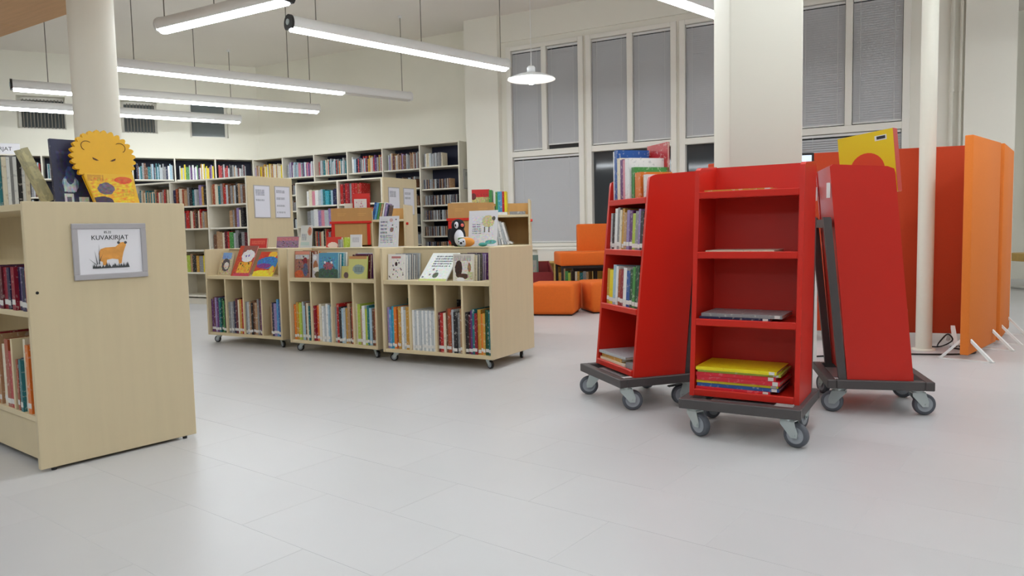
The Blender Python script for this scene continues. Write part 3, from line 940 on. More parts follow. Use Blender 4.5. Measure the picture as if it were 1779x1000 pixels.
display_book(MM, 0.024, 0.05, 0.5722, 0.165, 0.205, 0.012, printed('group', (160, 110, 96), [('r', 0.5, 0.93, 0.48, 0.06, (226, 150, 130)), ('r', 0.5, 0.78, 0.46, 0.08, (206, 206, 206)), ('s', 0.5, 0.42, 0.45, 0.4, (70, 50, 60)), ('e', 0.7, 0.62, 0.15, 0.14, (140, 40, 50)), ('e', 0.3, 0.12, 0.3, 0.16, (206, 96, 56)), ('e', 0.72, 0.3, 0.16, 0.24, (90, 96, 130))]), 'brown', 'brown and pink crowd picture book at left end of middle low cart', DG, lean=4)
display_book(MM, 0.196, 0.07, 0.5722, 0.085, 0.18, 0.01, printed('small_story', (206, 200, 206), [('e', 0.3, 0.86, 0.24, 0.1, (240, 240, 240)), ('e', 0.4, 0.5, 0.3, 0.22, (176, 116, 80)), ('p', 0.6, 0.35, 0.5, 0.10, (236, 232, 220)), ('e', 0.7, 0.12, 0.4, 0.14, (96, 90, 60))]), 'white', 'narrow pale picture book between two larger ones on middle low cart', DG, lean=4)
display_book(MM, 0.285, 0.05, 0.5722, 0.2, 0.19, 0.012, printed('lagoon', (88, 154, 186), [('e', 0.5, 0.08, 0.7, 0.34, (70, 96, 84)), ('e', 0.5, 0.48, 0.26, 0.16, (160, 90, 104)), ('s', 0.5, 0.55, 0.4, 0.24, (60, 80, 96)), ('e', 0.32, 0.62, 0.05, 0.05, (236, 236, 236)), ('e', 0.66, 0.62, 0.05, 0.05, (236, 236, 236))]), 'turquoise', 'blue-green picture book in the middle of middle low cart', DG, lean=4)
display_book(MM, 0.5, 0.07, 0.5722, 0.08, 0.09, 0.008, printed('mini', (206, 196, 120), [('e', 0.6, 0.25, 0.3, 0.25, (110, 86, 90))]), 'lime', 'very small yellow-green book on middle low cart', DG, lean=6)
display_book(MM, 0.6, 0.04, 0.5722, 0.18, 0.165, 0.01, printed('meadow', (206, 206, 128), [('r', 0.5, 0.94, 0.48, 0.06, (196, 140, 90)), ('e', 0.55, 0.42, 0.32, 0.22, (150, 168, 160)), ('t', 0.55, 0.42, 0.22, 0.12, (90, 110, 120))]), 'lime', 'yellow-green picture book at right end of middle low cart', DG, lean=5)
display_book(MR, 0.024, 0.05, 0.5722, 0.145, 0.18, 0.012, printed('babies', (232, 228, 224), [('r', 0.5, 0.88, 0.28, 0.04, (190, 120, 120)), ('s', 0.5, 0.42, 0.46, 0.36, (96, 84, 90)), ('e', 0.5, 0.62, 0.08, 0.08, (60, 40, 36))]), 'white', 'white picture book with small figures at left end of right low cart', DG, lean=3)
display_book(MR, 0.3, 0.03, 0.5722, 0.225, 0.26, 0.008, printed('goodnight', (226, 230, 226), [('t', 0.55, 0.72, 0.34, 0.22, (110, 116, 120)), ('r', 0.5, 0.03, 0.5, 0.04, (196, 206, 120)), ('e', 0.52, 0.2, 0.1, 0.1, (70, 86, 60)), ('s', 0.3, 0.3, 0.25, 0.2, (120, 120, 130))]), 'white', 'white picture book leaning far back in the middle of right low cart', DG, lean=46)
display_book(MR, 0.575, 0.045, 0.5722, 0.165, 0.18, 0.01, printed('dog', (222, 216, 206), [('t', 0.45, 0.85, 0.4, 0.10, (150, 140, 136)), ('e', 0.27, 0.45, 0.17, 0.32, (62, 42, 38)), ('e', 0.5, 0.18, 0.26, 0.10, (84, 60, 48)), ('e', 0.36, 0.06, 0.2, 0.08, (236, 236, 236)), ('e', 0.78, 0.5, 0.08, 0.18, (160, 120, 90)), ('r', 0.84, 0.2, 0.14, 0.14, (196, 190, 160))]), 'cream', 'cream picture book with a dark dog on right low cart', DG, lean=3)


def copies(M, x, y, w, h, lean, cols, what, roll=0.0, step=0.027):
    """Further books standing one behind another after a displayed one."""
    for k, cn in enumerate(cols):
        display_book(M, x + 0.004 * (k % 2), y + 0.028 + step * k, 0.5722, w * (0.97 + 0.02 * (k % 3)), h * (0.95 + 0.03 * (k % 3)), 0.013, cover(cn), cn,
                     '%s book, %s behind %s' % (cn, ORD[k], what), DG, lean=lean, roll=roll)


copies(MM, 0.024, 0.05, 0.165, 0.205, 4, ['brown', 'rust', 'tan', 'orange'], 'the crowd picture book on middle low cart')
copies(MM, 0.285, 0.05, 0.20, 0.19, 4, ['silver', 'turquoise', 'white'], 'the blue-green picture book on middle low cart')
copies(MM, 0.610, 0.04, 0.185, 0.185, 5, ['maroon', 'purple', 'white', 'black', 'silver'], 'the yellow-green picture book on middle low cart')
copies(MR, 0.026, 0.05, 0.145, 0.18, 3, ['white', 'silver', 'grey', 'silver', 'grey', 'silver'], 'the white figure book on right low cart')
copies(MR, 0.580, 0.045, 0.165, 0.18, 3, ['cream', 'grey', 'black', 'lilac', 'lilac', 'purple'], 'the dark dog book on right low cart')

# things standing on the carts' back top shelves (z = 0.794)
TG = 'books standing on the low cart tops'
zt = 0.794
PB = printed('red_back', (206, 40, 34), [('t', 0.5, 0.6, 0.4, 0.2, (236, 120, 90))])
display_book(ML, 0.17, 0.34, zt, 0.21, 0.085, 0.012, PB, 'red', 'flat red book showing above the left low cart', TG, lean=8)
display_book(ML, 0.48, 0.36, zt, 0.26, 0.095, 0.03, printed('purple_strip', (150, 118, 150), [('r', 0.5, 0.8, 0.5, 0.16, (196, 120, 130)), ('s', 0.5, 0.3, 0.5, 0.3, (70, 66, 80))]), 'lilac', 'mauve patterned book above the middle of left low cart', TG, lean=8)
display_book(MM, 0.02, 0.40, zt, 0.165, 0.085, 0.02, printed('red_back2', (208, 52, 40), [('e', 0.45, 0.2, 0.35, 0.3, (240, 220, 210))]), 'red', 'red book with white arc above the middle low cart', TG, lean=8)
row(MM, 0.19, 0.27, 0.36, zt, ['grey', 'silver', 'cream', 'lime'], (0.06, 0.08), 0.12, 'small one on top of the middle low cart', TG, sticker=False)
display_book(MM, 0.285, 0.40, zt, 0.12, 0.10, 0.008, printed('white_leaflet', (226, 226, 236), [('t', 0.5, 0.6, 0.3, 0.2, (170, 170, 190))]), 'white', 'white leaflet beside brown board above middle low cart', TG, lean=4)


def sign_stand(M, x, y, z, w, h, pm, label, yaw=0.0):
    s = empty('sign_stand', M @ T((x, y, z)) @ Matrix.Rotation(R(yaw), 4, 'Z'), label=label, cat='sign', group='clear sign stands on the low carts')
    A = Matrix.Rotation(-R(6), 4, 'X')
    MB().box(0, 0.0, 0.002, w, 0.003, h, 0, A).build('holder', plain('acrylic', (226, 228, 230), 0.15), s)
    MB().box(0.004, -0.0008, 0.006, w - 0.004, -0.0001, h - 0.004, 0, A).build('paper_sheet', pm, s)
    MB().rbox(0, -0.01, 0, w, 0.07, 0.003, 0.001).build('base', plain('acrylic', (226, 228, 230), 0.15), s)
    return s


sign_stand(ML, LEN - 0.115, 0.34, zt, 0.13, 0.185, printed('pig_sign', (214, 216, 214), [('e', 0.82, 0.74, 0.2, 0.20, (206, 136, 110)), ('e', 0.80, 0.72, 0.10, 0.10, (190, 104, 84)), ('t', 0.3, 0.48, 0.22, 0.16, (120, 130, 150)), ('r', 0.4, 0.15, 0.4, 0.08, (190, 210, 206))]), 'white sign stand with a round pink animal above left low cart')
sign_stand(MM, LEN - 0.265, 0.34, zt, 0.195, 0.235, printed('cow_sign', (222, 222, 228), [('t', 0.24, 0.62, 0.18, 0.3, (130, 134, 150)), ('t', 0.4, 0.26, 0.32, 0.14, (140, 144, 160)), ('s', 0.68, 0.72, 0.24, 0.20, (60, 50, 56)), ('e', 0.62, 0.88, 0.10, 0.06, (206, 170, 170)), ('e', 0.66, 0.56, 0.10, 0.08, (150, 110, 110))]), 'white sign stand with a spotted animal before first wooden trolley')
sign_stand(MR, 0.50, 0.36, zt, 0.235, 0.25, printed('sheep_sign', (222, 222, 228), [('t', 0.28, 0.5, 0.16, 0.16, (140, 146, 160)), ('e', 0.68, 0.70, 0.22, 0.18, (206, 198, 150)), ('e', 0.88, 0.78, 0.06, 0.06, (90, 84, 70)), ('r', 0.56, 0.46, 0.018, 0.08, (90, 84, 70)), ('r', 0.72, 0.46, 0.018, 0.08, (90, 84, 70)), ('e', 0.8, 0.1, 0.2, 0.06, (96, 170, 170))]), 'white sign stand with a cream sheep before second wooden trolley')

pl = empty('plush_toy', MR @ T((0.385, 0.40, zt)), label='black and white plush toy sitting on the right low cart', cat='toy')
PLB = plain('black_plush', (24, 24, 30), 0.95, bump=0.3, scale=120)
PLW = plain('white_plush', (214, 216, 224), 0.95, bump=0.3, scale=120)
MB().ball((0, 0, 0.075), 0.062, 0.055, 0.080).ball((0.008, 0, 0.150), 0.050, 0.048, 0.046).build('body', PLB, pl)
MB().ball((0.034, -0.030, 0.062), 0.036, 0.034, 0.058).build('belly', PLW, pl)
MB().ball((0.020, -0.040, 0.152), 0.017, 0.012, 0.024).build('eye_patch', PLW, pl)
MB().ball((0.020, -0.0515, 0.150), 0.006, 0.004, 0.010).build('eye', PLB, pl)
MB().ball((0.058, -0.022, 0.150), 0.012, 0.012, 0.012).build('nose', plain('pink_plush', (226, 110, 100), 0.9), pl)
MB().ball((-0.05, -0.02, 0.085), 0.016, 0.022, 0.045).build('arm', PLB, pl)
fb = empty('floppy_toy', MR @ T((0.545, 0.275, zt)), label='orange and white plush animal lying before the sheep sign', cat='toy')
MB().ball((0, 0, 0.032), 0.062, 0.028, 0.032).build('body', plain('tan_plush', (224, 150, 70), 0.95, bump=0.3, scale=120), fb)
MB().ball((-0.025, -0.018, 0.030), 0.038, 0.018, 0.028).build('face', PLW, fb)
MB().ball((-0.025, -0.036, 0.026), 0.010, 0.005, 0.008).build('nose', PLB, fb)
for s in (-0.045, -0.008):
    MB().ball((s, -0.030, 0.036), 0.006, 0.006, 0.006).build('eye', PLB, fb)
tb = empty('toy_box', MR @ T((0.44, 0.32, zt)), label='small green and white toy box beside the plush toy', cat='toy')
MB().rbox(0, 0, 0, 0.055, 0.05, 0.062, 0.004).build('body', plain('toy_green', (96, 150, 84), 0.5), tb)
MB().rbox(-0.002, -0.002, 0.062, 0.057, 0.052, 0.068, 0.002).build('lid', PAPER, tb)
tc_ = MB().ball((0, 0, 0.014), 0.034, 0.02, 0.014).build('toy_shell', plain('toy_teal', (60, 140, 132), 0.6), None, MR @ T((0.665, 0.29, zt)), label='small teal toy lying right of the orange plush animal', cat='toy')


# ------------------------------------------------------------------ wooden trolleys behind the carts
def wood_trolley(M, W, split, label, top):
    """Book trolley: left half closed by brown boards with red rails, right half open with shelves. Front at y=0."""
    c = empty('wooden_book_trolley', M, label=label, cat='book trolley', group='wooden book trolleys behind the low carts')
    D = 0.36
    MB().rbox(0, 0, 0.09, 0.02, D, top - 0.02, 0.002).build('side_panel', CARD_IN, c)
    MB().rbox(split - 0.008, 0, 0.09, split + 0.008, D, top - 0.03, 0.002).build('side_panel', BIRCH_DARK, c)
    MB().rbox(W - 0.016, 0, 0.09, W, D, top + 0.02, 0.002).build('side_panel', BIRCH_DARK, c)
    for z in (0.09, 0.42, 0.76):
        MB().rbox(0.02, 0.002, z, W - 0.016, D - 0.012, z + 0.02, 0.0015).build('shelf', BIRCH_DARK, c)
    MB().rbox(split + 0.008, 0.0, top - 0.125, W - 0.016, D - 0.012, top - 0.105, 0.0015).build('shelf', BIRCH_DARK, c)
    MB().box(0.02, D - 0.012, 0.11, W - 0.016, D, top).build('back_panel', CARD_IN, c)
    MB().box(0.0, -0.012, 0.80, split - 0.010, 0.0, 1.0).build('lower_board', CARD, c)
    MB().box(0.0, -0.016, 1.012, split + 0.004, -0.004, top).build('upper_board', CARD, c)
    MB().rbox(-0.012, -0.024, 0.990, split + 0.0, 0.02, 1.011, 0.002).build('rail', RED, c)
    MB().rbox(0.0, -0.018, 0.80, 0.03, -0.0125, 0.988, 0.002).build('red_edge', RED, c)
    MB().rbox(split - 0.04, -0.018, 0.80, split - 0.012, -0.0125, 0.988, 0.002).build('red_edge', RED, c)
    MB().cyl((W, 0.04, 0.98), (W + 0.018, 0.04, 0.98), 0.012, 12).build('knob', RED, c)
    for q in (0.06, split - 0.12):
        MB().box(q, -0.0172, top - 0.05, q + 0.075, -0.0160, top - 0.046).build('print_line', CARD_IN, c)
        MB().box(q, -0.0172, top - 0.065, q + 0.06, -0.0160, top - 0.061).build('print_line', CARD_IN, c)
    for x in (0.05, W - 0.05):
        for y in (0.05, D - 0.05):
            caster(c, x, y, 0.09, 0.07, 0.022, 40, tyre=BLACKP)
    return c


T1 = frame(-1.575, 6.62, 1, -0.06)
T2 = frame(-0.518, 6.26, 1, -0.06)
wood_trolley(T1, 0.655, 0.357, 'wooden trolley with brown boards and red rail behind the middle low cart', 1.125)
wood_trolley(T2, 0.682, 0.380, 'wooden trolley with brown boards and red rail behind the right low cart', 1.135)
WG = 'books on the wooden trolleys'
display_book(T1, 0.09, 0.10, 1.0155, 0.09, 0.155, 0.05, printed('pale_box', (222, 218, 206), []), 'cream', 'pale thick book behind upper board of first wooden trolley', WG, lean=0)
display_book(T1, 0.19, 0.06, 1.0155, 0.11, 0.19, 0.01, printed('owls', (226, 216, 212), [('s', 0.5, 0.5, 0.45, 0.42, (196, 120, 150)), ('r', 0.5, 0.5, 0.5, 0.04, (150, 180, 120))]), 'white', 'white book with pink figures on top of first wooden trolley', WG, lean=0)
display_book(T1, 0.17, 0.085, 1.0155, 0.155, 0.24, 0.012, printed('red_round', (206, 40, 34), []), 'red', 'large red book rising behind the white figure book on first trolley', WG, lean=0)
for k in (0,):
    MB().rbox(0.02, 0.0, 0.995, 0.327, 0.348, 1.0125, 0.001).build('top_shelf', CARD_IN, bpy.data.objects['wooden_book_trolley'])
    MB().rbox(0.02, 0.0, 0.995, 0.372, 0.348, 1.0125, 0.001).build('top_shelf', CARD_IN, bpy.data.objects['wooden_book_trolley.001'])
xx = 0.352
for k, (cn, hh, th) in enumerate((('blue', 0.155, 0.016), ('sky blue', 0.15, 0.02), ('green', 0.15, 0.016), ('tan', 0.14, 0.018), ('white', 0.155, 0.012), ('lilac', 0.145, 0.02), ('navy', 0.13, 0.012))):
    book(T1 @ T((xx, 0.02, 1.021 + 0.0)) @ Matrix.Rotation(R(12), 4, 'Y'), th, 0.16, hh, cn, 'leaning %s book on upper shelf of the first wooden trolley' % cn, WG, False)
    xx += th / math.cos(R(12)) + 0.004
lying(T2, 0.04, 0.05, 1.0135, 0.17, 0.20, 0.075, 'lime', 'lower pale green book lying flat on the second wooden trolley', WG, sticker=False)
lying(T2, 0.02, 0.06, 1.0890, 0.18, 0.18, 0.055, 'cream', 'thick cream book lying on the pale green one, second trolley', WG, sticker=False)
display_book(T2, 0.19, 0.10, 1.0135, 0.15, 0.235, 0.02, printed('red_top', (206, 38, 40), [('r', 0.5, 0.35, 0.5, 0.38, (206, 196, 130)), ('e', 0.1, 0.75, 0.15, 0.12, (110, 40, 40)), ('s', 0.4, 0.35, 0.4, 0.2, (110, 116, 110))]), 'red', 'red-topped yellow book standing on the second wooden trolley', WG, lean=0)
book(T2 @ T((0.342, 0.02, 1.0135)), 0.024, 0.16, 0.225, 'green', 'thick green book at board edge of second wooden trolley', WG, False)
xx = 0.396
lying(T2, 0.396, 0.02, 1.031, 0.095, 0.18, 0.022, 'white', 'white book lying under the coloured row on second trolley', WG, sticker=False)
for k, cn in enumerate(('green', 'turquoise', 'sky blue', 'red', 'yellow')):
    book(T2 @ T((xx, 0.02, 1.0535)), 0.0175, 0.16, 0.17, cn, '%s book in the coloured row above the second wooden trolley' % ('bright ' + cn), WG, False)
    xx += 0.0185
lying(T2, 0.51, 0.04, 1.031, 0.13, 0.18, 0.026, 'grey', 'grey book lying alone on upper shelf of second trolley', WG, sticker=False)
xx = 0.392
for k in range(5):
    book(T2 @ T((xx, 0.03, 0.781)) @ Matrix.Rotation(R(-7 - 2 * k), 4, 'Y'), 0.018, 0.2, 0.215 - 0.006 * k, ('white', 'silver', 'white', 'silver', 'white')[k],
         '%s magazine, %s from left, leaning in the second wooden trolley' % (('white', 'silver', 'white', 'silver', 'white')[k], ORD[k]), WG, False)
    xx += 0.024
book(T2 @ T((0.528, 0.03, 0.785)) @ Matrix.Rotation(R(-66), 4, 'Y'), 0.014, 0.2, 0.13, 'white', 'white booklet fallen flat in the second wooden trolley', WG, False)


# ------------------------------------------------------------------ red trolleys
def red_trolley(M, label, brakes=(0, 0, 0, 0), yaws=(60, 20, 80, 120)):
    """Base frame 0.50 wide (x), 0.46 deep (y); front at y=0; the body leans back."""
    c = empty('red_book_trolley', M, label=label, cat='book trolley', group='red book trolleys')
    W, D, z0, z1 = 0.50, 0.46, 0.122, 0.164
    tb = 0.04
    for q in ((0, 0, W, tb), (0, D - tb, W, D), (0, tb, tb, D - tb), (W - tb, tb, W, D - tb)):
        MB().rbox(q[0], q[1], z0, q[2], q[3], z1, 0.003).build('base_tube', STEEL, c)
    MB().box(0.12, 0.02 + tb, z1 - 0.012, W - 0.12, D - tb, z1 - 0.008).build('base_plate', ZINC, c)
    f0, dep, ln = 0.085, 0.285, 0.100

    def yf(z):
        return f0 + (z - z1) * ln
    xl, xr, t = 0.022, W - 0.022, 0.020
    side = [(yf(z1), z1), (yf(z1) + dep, z1), (yf(1.155) + dep - 0.012, 1.164), (yf(1.155) + dep - 0.024, 1.174), (yf(1.12) + 0.03, 1.156), (yf(1.10) + 0.004, 1.144), (yf(1.09), 1.124)]
    for a in (xl, xr - t):
        MB().prism(side, a, a + t, 'x').build('side_panel', RED, c)
    for z in (0.172, 0.475, 0.765, 1.025):
        y = yf(z)
        MB().rbox(xl + t, y + 0.012, z, xr - t, y + dep - 0.029, z + 0.018, 0.001).build('shelf', RED, c)
        MB().rbox(xl + t, y - 0.006, z - 0.006, xr - t, y + 0.012, z + 0.024, 0.003).build('shelf_lip', RED, c)
    bk = [(yf(z1) + dep - 0.014, z1 + 0.004), (yf(z1) + dep - 0.002, z1 + 0.004), (yf(1.155) + dep - 0.016, 1.170), (yf(1.155) + dep - 0.028, 1.170)]
    MB().prism(bk, xl + t, xr - t, 'x').build('back_panel', RED, c)
    for a in (xl + 0.002, xr - 0.036):
        y0 = yf(z1) + dep + 0.002
        MB().prism([(y0, z1), (y0 + 0.034, z1), (yf(0.93) + dep + 0.036, 0.93), (yf(0.93) + dep + 0.002, 0.93)], a, a + 0.034, 'x').build('support_post', STEEL, c)
    MB().box(xl + 0.004, yf(1.0) + dep, 1.02, xl + 0.036, yf(1.0) + dep + 0.012, 1.09).build('bracket', WHITEM, c)
    MB().box(xr - 0.036, yf(1.0) + dep, 1.02, xr - 0.004, yf(1.0) + dep + 0.012, 1.09).build('bracket', WHITEM, c)
    MB().box(xl + 0.004, yf(0.9) + dep + 0.001, 0.88, xr - 0.004, yf(0.9) + dep + 0.03, 0.92).build('cross_bar', STEEL, c)
    for k, (x, y) in enumerate(((0.055, 0.06), (W - 0.055, 0.06), (0.055, D - 0.06), (W - 0.055, D - 0.06))):
        caster(c, x, y, z0, 0.100, 0.032, yaws[k], bool(brakes[k]))
    return c, yf


RF = frame(0.705, 3.173, 0.857, -0.515)
RL = frame(0.365, 4.067, 0.300, -0.954)
RR = frame(1.928, 3.378, 0.250, 0.968)
_, yf = red_trolley(RF, 'red leaning book trolley in front, its nearly empty shelves facing the viewer', (0, 0, 1, 1), (150, 165, 60, 80))
red_trolley(RL, 'red book trolley on the left, filled with standing books', (0, 0, 0, 1), (70, 250, 20, 80))
red_trolley(RR, 'red book trolley on the right, yellow book sticking out on top', (0, 1, 0, 0), (100, 60, 250, 200))

RG = 'books in the red trolleys'
sh = [0.191, 0.494, 0.784, 1.044]
FG = 'on the front red trolley'
lying(RF, 0.060, yf(1.04) + 0.014, sh[3], 0.285, 0.20, 0.012, 'ochre', 'thin ochre book lying alone on top shelf of front red trolley', RG, yaw=1)
lying(RF, 0.072, yf(0.78) + 0.014, sh[2], 0.29, 0.20, 0.010, 'cream', 'thin cream book lying alone on second shelf of front red trolley', RG, sticker=False)
lying(RF, 0.052, yf(0.49) + 0.014, sh[1], 0.30, 0.20, 0.014, 'navy', 'dark blue book lying under a grey one, front red trolley', RG)
lying(RF, 0.060, yf(0.49) + 0.020, sh[1] + 0.0145, 0.34, 0.21, 0.014, 'grey', 'grey book lying on the dark blue one, front red trolley', RG, yaw=-1)
z = sh[0]
for k, (cn, th, w, lb) in enumerate((('red', 0.014, 0.315, 'bottom red book of the stack in the front red trolley'), ('blue', 0.014, 0.345, 'blue book second from below in the front trolley stack'),
                                    ('yellow', 0.012, 0.345, 'thin yellow book above the blue one, front trolley stack'), ('crimson', 0.018, 0.350, 'crimson book in the middle of the front trolley stack'),
                                    ('red', 0.016, 0.335, 'red book just below the top of front trolley stack'), ('lime', 0.010, 0.35, 'thin lime book near the top of front trolley stack'), ('yellow', 0.014, 0.340, 'yellow book topping the stack in the front red trolley'))):
    mt = spine('bright_yellow', (240, 222, 30), (190, 150, 30), 0.12) if cn == 'yellow' else (spine('bright_red', (214, 34, 52), (240, 150, 160), 0.14) if cn in ('red', 'crimson') else None)
    lying(RF, 0.046 + 0.004 * (k % 2), yf(0.19) + 0.014 + 0.004 * (k % 3), z, w, 0.24, th, cn, lb, RG, yaw=-0.8 + 0.5 * (k % 3), mat=mt)
    z += th + 0.0004

LG = 'of the left red trolley'
# top shelf of the left trolley
y0 = yf(1.04) + 0.016
xx = 0.052
for k, (cn, th, hh, lb) in enumerate((('white', 0.012, 0.265, 'thin white book at left end of left red trolley top'), ('blue', 0.034, 0.270, 'thick blue book on the left red trolley top'),
                                     ('cream', 0.036, 0.225, 'cream flowery book on the left red trolley top'), ('purple', 0.030, 0.215, 'purple patterned book on the left red trolley top'),
                                     ('pink', 0.024, 0.210, 'pink book on the left red trolley top'), ('white', 0.050, 0.215, 'thick white book in the middle of left red trolley top'))):
    book(RL @ T((xx, y0, sh[3])), th, 0.21 if cn != 'blue' else 0.19, hh, cn, lb, RG, False)
    xx += th + 0.001
book(RL @ T((xx + 0.004, y0 + 0.01, sh[3])), 0.03, 0.2, 0.165, 'green', 'green and orange book on the left red trolley top', RG, False)
book(RL @ T((xx + 0.042, y0 + 0.01, sh[3])), 0.06, 0.18, 0.135, 'orange', 'short orange book at right end of left red trolley top', RG, False)
book(RL @ T((xx + 0.115, y0 + 0.02, sh[3])), 0.03, 0.19, 0.120, 'white', 'short white book close to side panel, left red trolley top', RG, False)
book(RL @ T((0.060, y0 + 0.212, sh[3])) @ Matrix.Rotation(-math.pi / 2, 4, 'Z'), 0.012, 0.22, 0.295, 'red', 'tall red-topped book at the back of left red trolley top', RG, False)
row(RL, 0.05, 0.43, yf(0.79) + 0.016, sh[2], ['silver', 'black', 'white', 'grey', 'cream', 'ochre', 'tan', 'lilac', 'purple', 'lime', 'grey', 'lilac', 'black'], (0.185, 0.225), 0.20, 'on second shelf ' + LG, RG, jit=0.004, back=3)
row(RL, 0.06, 0.43, yf(0.50) + 0.016, sh[1], ['ochre', 'yellow', 'pale blue', 'white', 'rust', 'crimson', 'white', 'blue', 'dark green', 'green', 'dark green'], (0.17, 0.22), 0.20, 'on third shelf ' + LG, RG, jit=0.004, back=3)
lying(RL, 0.05, yf(0.19) + 0.012, sh[0], 0.30, 0.22, 0.016, 'cream', 'cream book at the bottom of left red trolley pile', RG)
lying(RL, 0.06, yf(0.19) + 0.018, sh[0] + 0.0165, 0.24, 0.20, 0.020, 'ochre', 'ochre book in the left red trolley pile', RG, sticker=False)
lying(RL, 0.045, yf(0.19) + 0.008, sh[0] + 0.037, 0.30, 0.22, 0.014, 'silver', 'silver book on top of left red trolley pile', RG, yaw=2, sticker=False)
lying(RL, 0.358, yf(0.19) + 0.014, sh[0], 0.088, 0.16, 0.03, 'grey', 'small grey book beside the pile in left red trolley', RG, sticker=False)

YB = spine('big_yellow', (226, 196, 10), (226, 196, 10), 0.0)
o = book(RR @ T((0.048, yf(1.04) - 0.012, sh[3])) @ Matrix.Rotation(-R(36), 4, 'Z') @ Matrix.Rotation(-R(5.5), 4, 'X'), 0.044, 0.262, 0.290, 'yellow', 'big yellow book with orange disc on the right red trolley', RG, False, YB)
MB().prism([(0.131 + 0.082 * math.cos(R(a)), 0.115 + 0.082 * math.sin(R(a))) for a in range(0, 360, 12)], -0.0006, 0, 'x').build('cover_disc', plain('disc_print', (214, 62, 24), 0.4), o)
MB().box(0.0, -0.0008, 0.0, 0.044, 0.0, 0.290).build('spine_print', plain('spine_red', (206, 44, 20), 0.4), o)
MB().box(-0.0006, 0.03, 0.245, 0, 0.085, 0.268).build('barcode_label', STICKER, o)
MB().box(-0.001, 0.036, 0.250, -0.0006, 0.076, 0.264).build('barcode', INK, o)
book(RR @ T((0.098, yf(1.04) - 0.030, sh[3])) @ Matrix.Rotation(-R(36), 4, 'Z') @ Matrix.Rotation(-R(5.5), 4, 'X'), 0.02, 0.25, 0.27, 'white', 'white book standing behind the big yellow book on right trolley', RG, False)


# ------------------------------------------------------------------ bookcases along the walls
def case(M, name, label, cells, W, H, D, shelves, flip, base=0.08, back=SHELF_BACK, group=None, end_label=None):
    """Front plane at y=0; body extends to +y (flip=1) or -y (flip=-1)."""
    c = empty(name, M, label=label, cat='bookcase', group=group)
    s = flip

    def bx(x0, y0, z0, x1, y1, z1):
        a, b = sorted((y0 * s, y1 * s))
        return MB().rbox(x0, a, z0, x1, b, z1, 0.0015)
    t = 0.022
    for k in range(cells + 1):
        x = k * W
        bx(x - (t if k else 0) * 0.5 * (1 if k < cells else 2), 0, 0, x + (t * 0.5 if 0 < k < cells else (t if k == 0 else 0)), D, H).build('upright', SHELF, c)
    for k in range(cells):
        zs = shelves[k] if isinstance(shelves[0], (list, tuple)) else shelves
        for z in zs:
            bx(k * W + t, 0.004, z - 0.022, (k + 1) * W - t, D - 0.01, z).build('shelf', SHELF, c)
    bx(0.002, 0.002, H, cells * W - 0.002, D, H + 0.02).build('top_board', SHELF, c)
    bx(0.012, D - 0.01, 0.02, cells * W - 0.012, D, H - 0.002).build('back_panel', back, c)
    bx(t, 0.02, 0.0, cells * W - t, 0.035, base).build('plinth', SHELF, c)
    return c


STUFF = {}
STUFF_PAL = ['white', 'silver', 'grey', 'pale blue', 'cream', 'tan', 'brown', 'navy', 'teal', 'maroon', 'red', 'lilac', 'purple', 'ochre', 'yellow', 'green', 'black', 'pink', 'orange']
stuff = MB()


def far_books(M, x0, x1, z, s, hr, dp, pal, fill=1.0, gap=0.03, th=(0.014, 0.034)):
    x = x0
    end = x0 + (x1 - x0) * fill
    lean = 0.0
    while True:
        w = rnd.uniform(*th)
        if x + w > end:
            break
        c = rnd.choice(pal)
        h = rnd.uniform(*hr)
        y0 = gap + rnd.uniform(0, 0.02)
        a, b = sorted((y0 * s, (y0 + dp) * s))
        k = rnd.uniform(0, 0.02) if rnd.random() < 0.15 else 0
        stuff.box(x, a, z + 0.0005, x + w - 0.001, b, z + h, STUFF_PAL.index(c), M)
        x += w


MIX = ['white', 'silver', 'grey', 'pale blue', 'cream', 'tan', 'brown', 'navy', 'teal', 'maroon', 'red', 'lilac', 'purple', 'ochre', 'black', 'green']
# back wall: cell 0 is the disc cell at the right end
BW = 0.735
z_std = [0.10, 0.42, 0.72, 1.02, 1.32, 1.60, 1.90]
z_cd = [0.10, 0.36, 0.60, 0.84, 1.09, 1.32, 1.57, 1.91]
BC = [z_cd] + [z_std] * 5
# BM_ local +y points to the room (x runs left), so the body extends to -y
bcase = case(BM_, 'wall_bookcase', 'tall pale bookcase row along the back wall right of the corner', 6, BW, 2.25, 0.34, BC, -1, back=NAVY)
for k in range(6):
    x0, x1 = k * BW + 0.03, (k + 1) * BW - 0.03
    for z in BC[k]:
        if k == 0:
            if z > 1.8:
                far_books(BM_, x0 + 0.30, x1, z, -1, (0.20, 0.215), 0.14, ['silver', 'cream', 'grey', 'white'], 1.0)
            else:
                far_books(BM_, x0 + rnd.uniform(0.0, 0.2), x1, z, -1, (0.145, 0.150), 0.14, ['silver', 'grey', 'grey', 'silver', 'brown', 'black', 'navy', 'tan'], 1.0, th=(0.010, 0.014))
        elif z > 1.8:
            pal = {1: ['tan', 'maroon', 'silver', 'grey', 'brown', 'lilac'], 2: ['navy', 'white', 'pale blue', 'purple', 'ochre', 'red', 'grey'], 3: ['red', 'teal', 'ochre', 'silver', 'grey', 'cream', 'orange'],
                   4: ['lilac', 'silver', 'grey', 'pink', 'pale blue', 'purple', 'white'], 5: ['ochre', 'brown', 'tan', 'cream', 'lilac', 'yellow']}[k]
            far_books(BM_, x0, x1, z, -1, (0.21, 0.27), 0.17, pal, rnd.uniform(0.94, 1.0), th=(0.014, 0.03))
        else:
            far_books(BM_, x0 + rnd.uniform(0, 0.15), x1, z, -1, (0.14, 0.19), 0.16, ['black', 'silver', 'grey', 'white', 'brown', 'navy'], rnd.uniform(0.6, 1.0))
